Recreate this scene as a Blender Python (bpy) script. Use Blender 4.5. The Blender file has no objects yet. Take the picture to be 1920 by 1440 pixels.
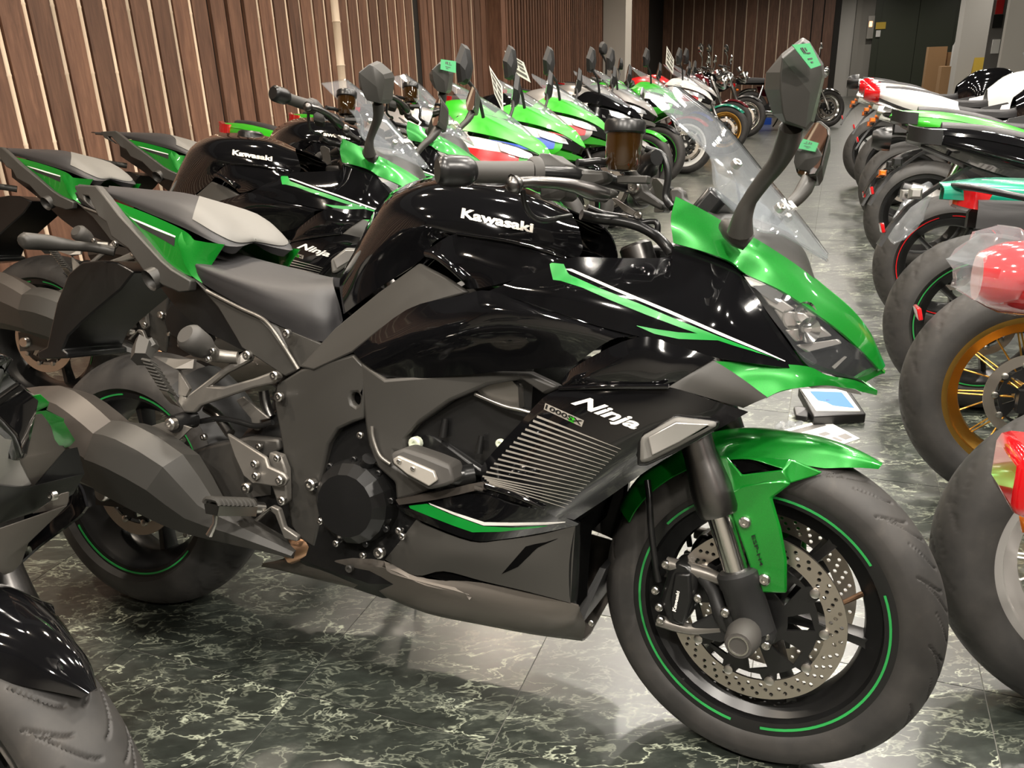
import bpy, bmesh, math, random
import numpy as np
from mathutils import Vector, Matrix
from mathutils.bvhtree import BVHTree
from mathutils.geometry import delaunay_2d_cdt
random.seed(7); np.random.seed(7)
SC = bpy.context.scene
COL = SC.collection
# ------------------------------------------------------------------ camera
F, PITCH, ROLL, CAMH = 1541.98, .3731, .0356, 1.2249
def cam_axes():
    cp, sp = math.cos(PITCH), math.sin(PITCH)
    r0, d0, f0 = np.array([1, 0, 0.]), np.array([0, -sp, -cp]), np.array([0, cp, -sp])
    c, s = math.cos(ROLL), math.sin(ROLL)
    return np.stack([r0*c + d0*s, -r0*s + d0*c, f0], 1)
CAMR = cam_axes()
EYE = np.array([0, 0, CAMH])
cd = bpy.data.cameras.new('camera'); cam = bpy.data.objects.new('camera', cd); COL.objects.link(cam)
cd.sensor_width = 36; cd.lens = F/1920*36; cd.clip_start = .02; cd.clip_end = 200
_m = Matrix.Identity(4)
for i in range(3):
    _m[i][0] = CAMR[i, 0]; _m[i][1] = -CAMR[i, 1]; _m[i][2] = -CAMR[i, 2]; _m[i][3] = EYE[i]
cam.matrix_world = _m
SC.camera = cam
# ------------------------------------------------------------------ light and exposure
vs = SC.view_settings; vs.view_transform = 'Standard'; vs.look = 'None'; vs.gamma = 1; vs.exposure = 0.28
vs.use_curve_mapping = False
W = bpy.data.worlds.new('hall_air'); SC.world = W; W.use_nodes = True
W.node_tree.nodes['Background'].inputs[0].default_value = (1, .93, .84, 1)
W.node_tree.nodes['Background'].inputs[1].default_value = .035
WARM = (1, .86, .70); NEUT = (1, .93, .84)
def area(name, loc, size, power, col=WARM, target=None, sizey=None, spread=180):
    l = bpy.data.lights.new(name, 'AREA'); l.energy = power; l.color = col; l.size = size
    if sizey: l.shape = 'RECTANGLE'; l.size_y = sizey
    else: l.shape = 'DISK'
    l.spread = math.radians(spread)
    o = bpy.data.objects.new(name, l); COL.objects.link(o); o.location = loc
    if target is not None:
        o.rotation_euler = (Vector(target)-Vector(loc)).to_track_quat('-Z', 'Y').to_euler()
    return o
# wall frame: the hall's long axis U runs away from the camera, N points from the wooden wall into the hall
UA = math.radians(69.4)
U = np.array([math.cos(UA), math.sin(UA), 0]); N = np.array([math.sin(UA), -math.cos(UA), 0])
WALLD = -3.6                      # wooden wall: N.p = WALLD
def hall(u, n, z=0.): return tuple(U*u + N*n + np.array([0, 0, z]))
CEIL = 3.1
# ceiling lamps: (u, n, kind, power)
LAMPS = [(u, n, p*g) for n, g in ((-.75, .75), (.3, 1.), (1.3, 1.)) for u, p in ((1.9, 20), (3.0, 23), (4.1, 23), (5.2, 21), (6.3, 18), (7.5, 15), (9., 14), (10.8, 14), (13., 14), (15.5, 14), (18., 14))] + \
        [(u, 3.4, 16) for u in (.4, 2.2, 4.0, 6.0, 8.4, 11., 14.)] + [(u, .9, 22) for u in (20.3, 22.4, 24.5)] + [(u, 3.2, 16) for u in (19., 22., 24.5)] + \
        [(-1.0, .2, 55), (.5, 1.2, 50), (.6, 2.4, 30), (-1.2, 1.6, 50), (-.9, -.9, 40), (.5, -.5, 26)] + \
        [(u, -2.1, 22) for u in (-.6, .8, 2.2, 3.6, 5.0, 6.5, 8.2, 10., 12., 14.2, 16.5)]
for i, (u, n, p) in enumerate(LAMPS): area('spot_light', hall(u, n, CEIL-.05), .15, p, WARM if n < -2 else NEUT, spread=155)
# ------------------------------------------------------------------ materials
MAT = {}
def mat(name, col, rough=.5, metal=0., coat=0., spec=.5, alpha=None, emit=None, estr=0., build=None):
    m = bpy.data.materials.new(name); m.use_nodes = True; nt = m.node_tree; b = nt.nodes['Principled BSDF']
    b.inputs['Base Color'].default_value = (*col, 1); b.inputs['Roughness'].default_value = rough
    b.inputs['Metallic'].default_value = metal; b.inputs['Coat Weight'].default_value = coat
    b.inputs['Coat Roughness'].default_value = .03; b.inputs['Specular IOR Level'].default_value = spec
    if emit: b.inputs['Emission Color'].default_value = (*emit, 1); b.inputs['Emission Strength'].default_value = estr
    if build: build(nt, b)
    MAT[name] = m; return m
def nd(nt, t, **kw):
    n = nt.nodes.new(t)
    for k, v in kw.items():
        if k in n.inputs: n.inputs[k].default_value = v
        else: setattr(n, k, v)
    return n
def ramp(nt, stops):
    r = nt.nodes.new('ShaderNodeValToRGB'); e = r.color_ramp.elements
    while len(e) < len(stops): e.new(.5)
    for q, (p, c) in zip(e, stops): q.position = p; q.color = (*c, 1) if len(c) == 3 else c
    return r
def grain(scale=900, strength=.08, dist=.0004):
    def f(nt, b):
        tc = nd(nt, 'ShaderNodeTexCoord'); n = nd(nt, 'ShaderNodeTexNoise', Scale=scale); n.inputs['Detail'].default_value = 2
        bp = nd(nt, 'ShaderNodeBump', Strength=strength, Distance=dist)
        nt.links.new(tc.outputs['Object'], n.inputs['Vector']); nt.links.new(n.outputs['Fac'], bp.inputs['Height'])
        nt.links.new(bp.outputs['Normal'], b.inputs['Normal'])
    return f
def clear(name, tint, gloss=.05, refl=1.0, density=1.0):
    m = bpy.data.materials.new(name); m.use_nodes = True; nt = m.node_tree; nt.nodes.remove(nt.nodes['Principled BSDF'])
    out = nt.nodes['Material Output']; t = nd(nt, 'ShaderNodeBsdfTransparent'); t.inputs[0].default_value = (*tint, 1)
    g = nd(nt, 'ShaderNodeBsdfGlossy', Roughness=gloss); fr = nd(nt, 'ShaderNodeFresnel', IOR=1.5); gb = nd(nt, 'ShaderNodeNewGeometry'); mr_ = nd(nt, 'ShaderNodeMapRange'); mr_.inputs['To Min'].default_value = 1.5; mr_.inputs['To Max'].default_value = 1/1.5; nt.links.new(gb.outputs['Backfacing'], mr_.inputs[0]); nt.links.new(mr_.outputs[0], fr.inputs['IOR'])
    d = nd(nt, 'ShaderNodeBsdfDiffuse'); d.inputs[0].default_value = (.8, .85, .9, 1)
    m0 = nd(nt, 'ShaderNodeMixShader'); m0.inputs[0].default_value = 1-density
    m1 = nd(nt, 'ShaderNodeMixShader')
    nt.links.new(d.outputs[0], m0.inputs[1]); nt.links.new(t.outputs[0], m0.inputs[2])
    m0.inputs[0].default_value = density
    nt.links.new(fr.outputs[0], m1.inputs[0]); nt.links.new(m0.outputs[0], m1.inputs[1]); nt.links.new(g.outputs[0], m1.inputs[2])
    nt.links.new(m1.outputs[0], out.inputs[0]); MAT[name] = m; return m
def green_paint(nt, b):
    tc = nd(nt, 'ShaderNodeTexCoord'); n = nd(nt, 'ShaderNodeTexNoise', Scale=2500.); n.inputs['Detail'].default_value = 1
    r = ramp(nt, [(.35, (.0015, .135, .010)), (.7, (.006, .27, .022))])
    nt.links.new(tc.outputs['Object'], n.inputs['Vector']); nt.links.new(n.outputs['Fac'], r.inputs[0]); nt.links.new(r.outputs[0], b.inputs['Base Color'])
mat('gloss_black', (.0035, .0035, .004), .06, 0, 1.0, .5)
mat('metallic_green', (.004, .27, .02), .30, .35, 1.0, .5, build=green_paint)
mat('lime_green', (.022, .36, .008), .34, 0, .6)
mat('stripe_green', (.004, .25, .03), .35, 0, .5)
mat('rim_green', (.02, .28, .06), .4)
mat('white_decal', (.78, .76, .72), .35, 0, .4)
mat('silver_decal', (.5, .47, .42), .32, .6)
mat('matt_grey', (.040, .038, .034), .46, .15, build=grain(1400, .05))
mat('bronze_grey', (.125, .112, .098), .42, .55, build=grain(1600, .05))
mat('matt_black', (.012, .012, .012), .5, build=grain(1200, .06))
mat('satin_black', (.008, .008, .008), .3)
mat('engine_black', (.010, .010, .010), .26, .2)
mat('void_black', (.001, .001, .001), .9, spec=.05)  # near-black; carries the shade of holes, vents and gaps in its colour
mat('seat_vinyl', (.026, .025, .026), .52, build=grain(1800, .25))
mat('pad_grey', (.145, .14, .128), .62, build=grain(1800, .2))
def dusty(nt, b):
    tc = nd(nt, 'ShaderNodeTexCoord'); n = nd(nt, 'ShaderNodeTexNoise', Scale=9.); n.inputs['Detail'].default_value = 7; n.inputs['Roughness'].default_value = .65
    r = ramp(nt, [(.35, (.020, .019, .018)), (.6, (.036, .033, .030)), (.8, (.075, .066, .056))]); L = nt.links.new; L(tc.outputs['Object'], n.inputs['Vector']); L(n.outputs['Fac'], r.inputs[0]); L(r.outputs[0], b.inputs['Base Color'])
mat('rubber', (.03, .028, .026), .62, build=dusty)
mat('grip_rubber', (.045, .042, .038), .6)
mat('peg_rubber', (.030, .028, .024), .6)
mat('chrome', (.78, .77, .74), .12, 1)
mat('steel', (.55, .53, .50), .28, 1)
mat('dark_steel', (.16, .155, .15), .3, 1)
mat('disc_steel', (.55, .50, .44), .34, 1)
mat('bracket_grey', (.19, .178, .16), .36, .6)
mat('swing_grey', (.07, .066, .06), .42, .5)
mat('muffler_grey', (.062, .054, .047), .40, .35)
mat('gold', (.62, .36, .08), .3, 1)
mat('bolt_green', (.72, .77, .62), .35, .3)
mat('reflector', (.9, .91, .93), .18, 1)
mat('amber_fluid', (.022, .010, .002), .06, 0, 1)
mat('orange_lens', (.75, .16, .01), .15, 0, .6)
mat('red_lens', (.50, .005, .008), .10, 0, 1)
mat('red_paint', (.55, .01, .012), .25, 0, 1)
mat('blue_paint', (.01, .07, .45), .3, 0, .8)
mat('violet_paint', (.05, .03, .32), .3, 0, .8)
mat('white_paint', (.72, .71, .68), .28, 0, 1)
mat('silver_paint', (.48, .46, .44), .3, .6, .8)
mat('grey_paint', (.22, .21, .2), .35, .5, .8)
mat('teal_paint', (.0, .22, .13), .25, .2, 1)
mat('wine_paint', (.12, .008, .012), .2, .2, 1)
mat('mirror_glass', (.8, .8, .8), .02, 1)
mat('lamp_glow', (1, .9, .75), .5, emit=(1, .88, .7), estr=14)
mat('tail_glow', (.8, .01, .01), .2, 0, .5)
mat('paper', (.80, .79, .75), .7)
mat('print_dark', (.10, .10, .10), .7)
mat('print_green', (.03, .35, .12), .6)
mat('tag_green', (.10, .47, .20), .6)
mat('cardboard', (.42, .25, .12), .8)
mat('yellow_sign', (.62, .42, .05), .6)
mat('copper', (.42, .25, .15), .35, 1)
clear('screen_plastic', (.97, .98, .99), .03, density=.94)
clear('lens_clear', (.97, .97, .97), .03, density=.985)
clear('wrap_film', (.96, .96, .96), .10, density=.90)
# ------------------------------------------------------------------ object and mesh helpers
def link(o, parent=None):
    COL.objects.link(o)
    if parent is not None: o.parent = parent
    return o
def tag(o, label, cat, group=None, kind=None):
    o['label'] = label
    if cat: o['category'] = cat
    if group: o['group'] = group
    if kind: o['kind'] = kind
    return o
def struct(o, label=None, cat=None):
    o['kind'] = 'structure'
    if label: o['label'] = label
    if cat: o['category'] = cat
    return o
def empty(name, loc=(0, 0, 0), rot=(0, 0, 0)):
    e = bpy.data.objects.new(name, None); e.empty_display_size = .1; COL.objects.link(e); e.location = loc; e.rotation_euler = rot; return e
def mobj(name, V, Fc, m, parent=None, smooth=True, bevel=0, ang=40, recalc=False):
    me = bpy.data.meshes.new(name); me.from_pydata([tuple(float(c) for c in v) for v in V], [], [tuple(int(i) for i in f) for f in Fc]); me.validate()
    if recalc:
        b = bmesh.new(); b.from_mesh(me); bmesh.ops.recalc_face_normals(b, faces=b.faces); b.to_mesh(me); b.free()
    me.materials.append(MAT[m] if isinstance(m, str) else m)
    o = bpy.data.objects.new(name, me); link(o, parent)
    if smooth:
        me.polygons.foreach_set('use_smooth', [True]*len(me.polygons))
        me.set_sharp_from_angle(angle=math.radians(ang))
    if bevel:
        b = o.modifiers.new('edge', 'BEVEL'); b.width = bevel; b.segments = 2; b.limit_method = 'ANGLE'; b.angle_limit = math.radians(35)
        b.harden_normals = False
    return o
class MB:
    """collects shapes for ONE mesh"""
    def __init__(s): s.V = []; s.F = []
    def add(s, V, Fc):
        n = len(s.V); s.V += [tuple(v) for v in V]; s.F += [tuple(i+n for i in f) for f in Fc]; return s
    def box(s, c, size, rot=None):
        h = np.array(size)/2; P = np.array([(x, y, z) for x in (-1, 1) for y in (-1, 1) for z in (-1, 1)])*h
        if rot is not None: P = P@np.array(rot).T
        return s.add(P+np.array(c), [(0, 1, 3, 2), (4, 6, 7, 5), (0, 4, 5, 1), (2, 3, 7, 6), (0, 2, 6, 4), (1, 5, 7, 3)])
    def bar(s, a, b, w, t, up=(0, 0, 1)):
        a, b = np.array(a, float), np.array(b, float); x = (b-a); L = np.linalg.norm(x); x /= L
        y = np.cross(up, x); y = y/np.linalg.norm(y) if np.linalg.norm(y) > 1e-6 else np.array([0, 1, 0.]); z = np.cross(x, y)
        return s.box((a+b)/2, (L, w, t), np.stack([x, y, z], 1))
    def tube(s, pts, r, seg=10, cap=True, k=1):
        P = cr(pts, k) if k > 1 else np.array(pts, float)
        n = len(P); R = np.interp(np.linspace(0, 1, n), np.linspace(0, 1, len(r)), r) if hasattr(r, '__len__') else np.full(n, r)
        V = []; Fc = []; prev = None
        for i in range(n):
            t = P[min(i+1, n-1)]-P[max(i-1, 0)]; t = t/(np.linalg.norm(t)+1e-12)
            if prev is None: a = np.cross(t, [0, 0, 1.] if abs(t[2]) < .9 else [1., 0, 0])
            else: a = prev-t*(prev@t)
            a /= np.linalg.norm(a); b = np.cross(t, a); prev = a
            for j in range(seg):
                q = 2*math.pi*j/seg; V.append(P[i]+R[i]*(a*math.cos(q)+b*math.sin(q)))
        for i in range(n-1):
            for j in range(seg): Fc.append((i*seg+j, i*seg+(j+1) % seg, (i+1)*seg+(j+1) % seg, (i+1)*seg+j))
        if cap: Fc.append(tuple(range(seg))[::-1]); Fc.append(tuple((n-1)*seg+j for j in range(seg)))
        return s.add(V, Fc)
    def lathe(s, prof, o, ax, seg=24, full=2*math.pi, close=True, start=0.):
        """prof: (radius, along axis)"""
        ax = np.array(ax, float); ax /= np.linalg.norm(ax); o = np.array(o, float)
        a = np.cross(ax, [0, 0, 1.] if abs(ax[2]) < .9 else [1., 0, 0]); a /= np.linalg.norm(a); b = np.cross(ax, a)
        n = len(prof); V = []; Fc = []; cl = abs(full-2*math.pi) < 1e-6; m = seg if cl else seg+1
        for j in range(m):
            q = start+full*j/seg; d = a*math.cos(q)+b*math.sin(q)
            for r, t in prof: V.append(o+ax*t+d*r)
        for j in range(seg):
            k = (j+1) % m
            for i in range(n-1): Fc.append((j*n+i, k*n+i, k*n+i+1, j*n+i+1))
        if close and cl:
            if prof[0][0] > 1e-5: Fc.append(tuple(j*n for j in range(seg)))
            if prof[-1][0] > 1e-5: Fc.append(tuple(j*n+n-1 for j in range(seg))[::-1])
        return s.add(V, Fc)
    def build(s, name, m, parent=None, T=None, **kw):
        V = np.array(s.V)
        if T is not None: V = T(V)
        return mobj(name, V, s.F, m, parent, recalc=kw.pop('recalc', True), **kw)
def cr(pts, k, closed=False):
    """Catmull-Rom through the points, k steps each"""
    P = np.array(pts, float); n = len(P)
    if n < 3 and not closed:
        t = np.linspace(0, 1, (n-1)*k+1)[:, None]; return P[0]*(1-t)+P[-1]*t
    out = []; rng = n if closed else n-1
    for i in range(rng):
        if closed: a, b, c, d = P[(i-1) % n], P[i], P[(i+1) % n], P[(i+2) % n]
        else:
            b, c = P[i], P[i+1]; a = P[i-1] if i else 2*b-c; d = P[i+2] if i+2 < n else 2*c-b
        for j in range(k):
            t = j/k; out.append(.5*((2*b)+(c-a)*t+(2*a-5*b+4*c-d)*t*t+(-a+3*b-3*c+d)*t**3))
    if not closed: out.append(P[-1])
    return np.array(out)
def lin(pts, k):
    P = np.array(pts, float); out = []
    for i in range(len(P)-1):
        for j in range(k): out.append(P[i]+(P[i+1]-P[i])*j/k)
    out.append(P[-1]); return np.array(out)
def surf(rows, ku=4, kv=4, lu=False, lv=False):
    rows = [np.array(r, float) for r in rows]
    A = np.array([(lin if lu else cr)(r, ku) for r in rows])
    B = np.array([(lin if lv else cr)(A[:, j], kv) for j in range(A.shape[1])])
    return B.transpose(1, 0, 2)
def gnorm(G):
    du = np.gradient(G, axis=1); dv = np.gradient(G, axis=0); n = np.cross(du, dv)
    l = np.linalg.norm(n, axis=2, keepdims=True); l[l < 1e-9] = 1; return n/l
def shell(G, thick, out, flip=None):
    """closed shell from a grid; out = direction the outer face looks to"""
    n = gnorm(G); s = 1 if np.sum(n*np.array(out)) > 0 else -1
    I = G-n*s*thick; a, b = G.shape[:2]; V = np.concatenate([G.reshape(-1, 3), I.reshape(-1, 3)]); o = a*b; Fc = []
    q = lambda i, j: i*b+j
    for i in range(a-1):
        for j in range(b-1):
            f = (q(i, j), q(i, j+1), q(i+1, j+1), q(i+1, j)); Fc.append(f if s > 0 else f[::-1]); g = tuple(x+o for x in f); Fc.append(g[::-1] if s > 0 else g)
    ring = [q(0, j) for j in range(b)]+[q(i, b-1) for i in range(1, a)]+[q(a-1, j) for j in range(b-2, -1, -1)]+[q(i, 0) for i in range(a-2, 0, -1)]
    for x, y in zip(ring, ring[1:]+ring[:1]):
        f = (x, x+o, y+o, y); Fc.append(f if s > 0 else f[::-1])
    return V, Fc
def cdt(outer, holes=()):
    pts = []; edges = []
    for loop in [outer]+list(holes):
        n = len(pts); pts += [Vector(p) for p in loop]; edges += [(n+i, n+(i+1) % len(loop)) for i in range(len(loop))]
    # keep the triangles inside the outer loop and outside the holes
    v, e, f, _, _, _ = delaunay_2d_cdt(pts, edges, [], 0, 1e-6)
    def inside(p, L):
        c = False; j = len(L)-1
        for i in range(len(L)):
            if (L[i][1] > p[1]) != (L[j][1] > p[1]) and p[0] < (L[j][0]-L[i][0])*(p[1]-L[i][1])/(L[j][1]-L[i][1])+L[i][0]: c = not c
            j = i
        return c
    out = []
    for t in f:
        c = [sum(v[i][k] for i in t)/len(t) for k in (0, 1)]
        if inside(c, outer) and not any(inside(c, h) for h in holes): out.append(tuple(t))
    return [tuple(p) for p in v], out
def extrude2d(outer, holes, t):
    """flat shape with holes in (x,z), thickness t along +y"""
    v, f = cdt(outer, holes); n = len(v)
    V = [(p[0], 0, p[1]) for p in v]+[(p[0], t, p[1]) for p in v]; Fc = list(f)+[tuple(i+n for i in q)[::-1] for q in f]
    cnt = {}
    for q in f:
        for a, b in zip(q, q[1:]+q[:1]): cnt[(a, b)] = 1
    for (a, b) in cnt:
        if (b, a) not in cnt: Fc.append((b, a, a+n, b+n))
    return np.array(V), Fc
def circle2(cx, cy, r, n=12, a0=0): return [(cx+r*math.cos(a0+2*math.pi*i/n), cy+r*math.sin(a0+2*math.pi*i/n)) for i in range(n)]
def copy_tree(o, parent=None, kids=None):
    if kids is None:
        kids = {}
        for q in bpy.data.objects:
            if q.parent: kids.setdefault(q.parent.name, []).append(q)
    c = o.copy(); COL.objects.link(c); c.parent = parent
    for ch in kids.get(o.name, ()): copy_tree(ch, c, kids)
    return c
# ------------------------------------------------------------------ wheels (axle along y, centre at origin)
def tyre_grid(Ro, w, rb, seg, tread=None, depth=.004):
    """tyre cross-section from bead to bead; returns verts, faces"""
    wb = w*.36; prof = []
    crown = Ro-.0; sh = w*.5
    for a in np.linspace(-1, 1, 61 if seg > 500 else 35):
        y = sh*math.sin(a*math.pi/2*.94); r = Ro-w*.40*(1-math.cos(a*math.pi/2*.94)); prof.append((r, y))
    side = [(rb, -wb), (rb+.004, -wb-.008), (rb+(prof[0][0]-rb)*.55, -sh*.995)]
    prof = side+prof+[(r, -y) for r, y in side[::-1]]+[(rb-.012, wb*.9), (rb-.012, -wb*.9)]
    n = len(prof); V = np.zeros((seg, n, 3)); th = np.arange(seg)*2*math.pi/seg
    for i, (r, y) in enumerate(prof):
        rr = np.full(seg, r)
        if tread is not None and 3 <= i < n-5: rr = r-depth*tread(th, y/sh)
        V[:, i] = np.stack([rr*np.cos(th), np.full(seg, y), rr*np.sin(th)], 1)
    Fc = []
    for j in range(seg):
        k = (j+1) % seg
        for i in range(n): Fc.append((j*n+i, j*n+(i+1) % n, k*n+(i+1) % n, k*n+i))
    return V.reshape(-1, 3), Fc
def tread_sport(th, v):
    """curved sipes sweeping from the crown to the shoulder"""
    out = np.zeros_like(th)
    for side in (1, -1):
        s = v*side
        if s < .03 or s > .93: continue
        for k, (ph, s0, s1, bend) in enumerate(((0, .05, .80, .55), (.33, .30, .9, .35), (.62, .18, .72, .5))):
            if not s0 < s < s1: continue
            q = (s-s0)/(s1-s0); c = ph*.42+bend*.42*q**1.7+(0 if side > 0 else .2)
            d = ((th-c+.21) % .42)-.21
            out += np.clip(1.5-np.abs(d)/.0075, 0, 1)
    return np.clip(out, 0, 1)
def ring_prof(mb, prof, seg=72): return mb.lathe(prof, (0, 0, 0), (0, 1, 0), seg, close=False)
MESH = {}
def add_mesh(name, me, parent, M=None):
    o = bpy.data.objects.new(name, me); link(o, parent)
    if M is not None: o.matrix_basis = M
    return o
def keep(o):
    me = o.data; bpy.data.objects.remove(o); return me
def wheel_meshes(key, Ro, w, rimw, tread, seg, spokes=6, spoke_kind='cast', rim_mat='satin_black', stripe=None, disc_r=0, hub_r=.035, tmat='rubber', holes=True):
    """build the shared meshes of a wheel once"""
    R = {}
    rb = .2185
    V, Fc = tyre_grid(Ro, w, rb, seg, tread); R['tyre'] = keep(mobj('tyre', V, Fc, tmat, ang=60))
    h = rimw/2
    mb = MB(); ring_prof(mb, [(.232, -h-.004), (.232, -h+.004), (.222, -h+.006), (.212, -h+.012), (.186, -h*.35), (.184, 0), (.186, h*.35), (.212, h-.012), (.222, h-.006), (.232, h-.004), (.232, h+.004),
                                      (.226, h+.005), (.207, h+.001), (.203, h-.012), (.176, h*.35), (.172, 0), (.176, -h*.35), (.203, -h+.012), (.207, -h-.001), (.226, -h-.005), (.232, -h-.004)], 72 if seg > 200 else 48)
    R['rim'] = keep(mb.build('rim', rim_mat, recalc=True, ang=30))
    if spoke_kind == 'cast':
        mb = MB()
        P = [(hub_r*.8, .022, .030), (.07, .015, .024), (.12, .0105, .018), (.176, .013, .022), (.186, .018, .022)]
        for i in range(len(P)-1):
            pass
        V = []; Fc = []
        for r, a, b in P: V += [(r, -b, -a*.6), (r, -b*.9, a*0), (r, -b, a*.6), (r, 0, a), (r, b, a*.6), (r, b*.9, 0), (r, b, -a*.6), (r, 0, -a)]
        for i in range(len(P)-1):
            for j in range(8): Fc.append((i*8+j, i*8+(j+1) % 8, i*8+8+(j+1) % 8, i*8+8+j))
        Fc += [tuple(range(8))[::-1], tuple(range(len(V)-8, len(V)))]
        mb.add(V, Fc); R['spoke'] = keep(mb.build('spoke', rim_mat, ang=35))
    elif spoke_kind == 'wire':
        mb = MB(); mb.tube([(.03, .03, .0), (.1, .018, .012), (.19, .003, .03)], .0026, 6); R['spoke'] = keep(mb.build('spoke', rim_mat))
    mb = MB(); mb.lathe([(0, -.055), (.018, -.055), (hub_r*.75, -.05), (hub_r, -.03), (hub_r, .03), (hub_r*.75, .05), (.018, .055), (0, .055)], (0, 0, 0), (0, 1, 0), 24); R['hub'] = keep(mb.build('hub', rim_mat))
    if stripe:
        for nm, side in (('stripe', -1),):
            mb = MB(); mb.lathe([(.2145, side*(h+.0035)), (.2145, side*(h+.0052)), (.2185, side*(h+.0057)), (.2185, side*(h+.004)), (.2145, side*(h+.0035))], (0, 0, 0), (0, 1, 0), 28, full=math.radians(106), close=False)
            R['stripe'] = keep(mb.build('rim_stripe', stripe))
    if disc_r:
        ri = disc_r*.775; hl = []
        if holes:
            for k in range(36):
                for q, rr in enumerate((.83, .885, .94)):
                    if (k+q) % 3 == 2 and k % 6 == 5: continue
                    a = 2*math.pi*(k+q*.34)/36; hl.append(circle2(disc_r*rr*math.cos(a), disc_r*rr*math.sin(a), .0036, 8))
        V, Fc = extrude2d(circle2(0, 0, disc_r, 72), [circle2(0, 0, ri, 60)]+hl, .0055); R['disc'] = keep(mobj('brake_disc', V, Fc, 'disc_steel', smooth=False))
        hl = []
        for k in range(8):
            a = 2*math.pi*k/8
            A = lambda r, t: (r*math.cos(a+t), r*math.sin(a+t))
            hl.append([A(ri*.48, -.2), A(ri*.48, .25), A(ri*.80, .33), A(ri*.86, .0)])
        outer = []
        for k in range(10):
            a = 2*math.pi*k/10
            for t, r in ((-.31, .9), (-.14, .9), (-.1, 1.0), (.1, 1.0), (.14, .9)): outer.append((ri*r*math.cos(a+t), ri*r*math.sin(a+t)))
        V, Fc = extrude2d(outer, hl+[circle2(0, 0, .03, 20)], .006); R['carrier'] = keep(mobj('disc_carrier', V, Fc, 'satin_black', smooth=False))
        mb = MB(); mb.lathe([(0, -.005), (.005, -.005), (.0085, -.0035), (.009, .006), (0, .006)], (0, 0, 0), (0, 1, 0), 12); R['button'] = keep(mb.build('rotor_button', 'steel'))
    MESH[key] = R; R['spokes'] = spokes; R['kind'] = spoke_kind; R['h'] = h; R['disc_r'] = disc_r; R['striped'] = bool(stripe)
    return R
def place_wheel(key, name, root, centre, Rm=None, phase=0., discs=(1,), rimmat=None, stripemat=None, tyremat=None, both_stripe=True):
    """a wheel is a part of the bike with rim, spokes, discs as its sub-parts"""
    R = MESH[key]; B = Matrix.Translation(Vector(centre))
    if Rm is not None: B = B @ Rm
    def sm(o, m):
        if m: o.material_slots[0].link = 'OBJECT'; o.material_slots[0].material = MAT[m]
        return o
    t = add_mesh(name, R['tyre'], root, B); sm(t, tyremat)
    sm(add_mesh('rim', R['rim'], t), rimmat); sm(add_mesh('hub', R['hub'], t), rimmat)
    n = R['spokes']
    for i in range(n):
        if R['kind'] == 'wire':
            for s in (0, 1):
                for sy in (1, -1):
                    M = Matrix.Rotation(phase+2*math.pi*i/n, 4, 'Y')@(Matrix.Rotation(math.pi, 4, 'X') if s else Matrix.Identity(4))
                    if sy < 0 and s == 0: M = Matrix.Rotation(phase+2*math.pi*(i+.5)/n, 4, 'Y')@Matrix.Scale(-1, 4, (0, 1, 0))
                    if sy < 0 and s: continue
                    sm(add_mesh('spoke', R['spoke'], t, M), rimmat)
        else: sm(add_mesh('spoke', R['spoke'], t, Matrix.Rotation(phase+2*math.pi*i/n, 4, 'Y')), rimmat)
    if R['striped'] and stripemat != 'none':
        for k in range(3):
            for side in ((0, 1) if both_stripe else (0,)):
                M = Matrix.Rotation(phase+.35+2*math.pi*k/3, 4, 'Y')@(Matrix.Rotation(math.pi, 4, 'X') if side else Matrix.Identity(4))
                sm(add_mesh('rim_stripe', R['stripe'], t, M), stripemat)
    if R['disc_r']:
        for s in discs:
            y = -s*.066-(.00275)
            add_mesh('brake_disc', R['disc'], t, Matrix.Translation((0, y, 0))); add_mesh('disc_carrier', R['carrier'], t, Matrix.Translation((0, y, 0)))
            for k in range(10):
                a = 2*math.pi*k/10; rr = R['disc_r']*.765
                add_mesh('rotor_button', R['button'], t, Matrix.Translation((rr*math.cos(a), -s*.066-.004*s, rr*math.sin(a))))
    return t
wheel_meshes('front_hi', .300, .120, .100, tread_sport, 880, 6, stripe='rim_green', disc_r=.152)
wheel_meshes('rear_hi', .311, .190, .150, tread_sport, 420, 6, stripe='rim_green', disc_r=.125, holes=False)
wheel_meshes('front_lo', .300, .120, .100, None, 72, 6, stripe='rim_green', disc_r=.152, holes=False)
wheel_meshes('rear_lo', .311, .190, .150, tread_sport, 300, 5, stripe='rim_green', disc_r=.11, holes=False)
wheel_meshes('rear_wire', .325, .150, .110, tread_sport, 300, 9, 'wire', rim_mat='gold', disc_r=.12, holes=False)
wheel_meshes('front_wire', .310, .115, .09, None, 72, 8, 'wire', rim_mat='gold', disc_r=.14, holes=False)
# ------------------------------------------------------------------ hero bike frame: x forward from the rear contact patch, y left, z up
BX, BY, BYAW, BLEAN, STEER = -.9105, 1.7423, -.3986, .2484, -.1183
RAKE = math.radians(24); SAX = np.array([-math.sin(RAKE), 0, math.cos(RAKE)]); SO = np.array([1.542, 0, 0])
def rot_axis(P, o, a, t):
    P = np.asarray(P, float)-o
    return o+P*math.cos(t)+np.cross(a, P)*math.sin(t)+(P@a)[..., None]*a*(1-math.cos(t))
def to_bike(p, vec=False):
    p = np.array(p, float)
    if not vec: p = p-np.array([BX, BY, 0])
    c, s = math.cos(BYAW), math.sin(BYAW); p = np.array([p[0]*c+p[1]*s, -p[0]*s+p[1]*c, p[2]])
    c, s = math.cos(BLEAN), math.sin(BLEAN); return np.array([p[0], p[1]*c-p[2]*s, p[1]*s+p[2]*c])
EYE_B = to_bike(EYE)
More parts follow.
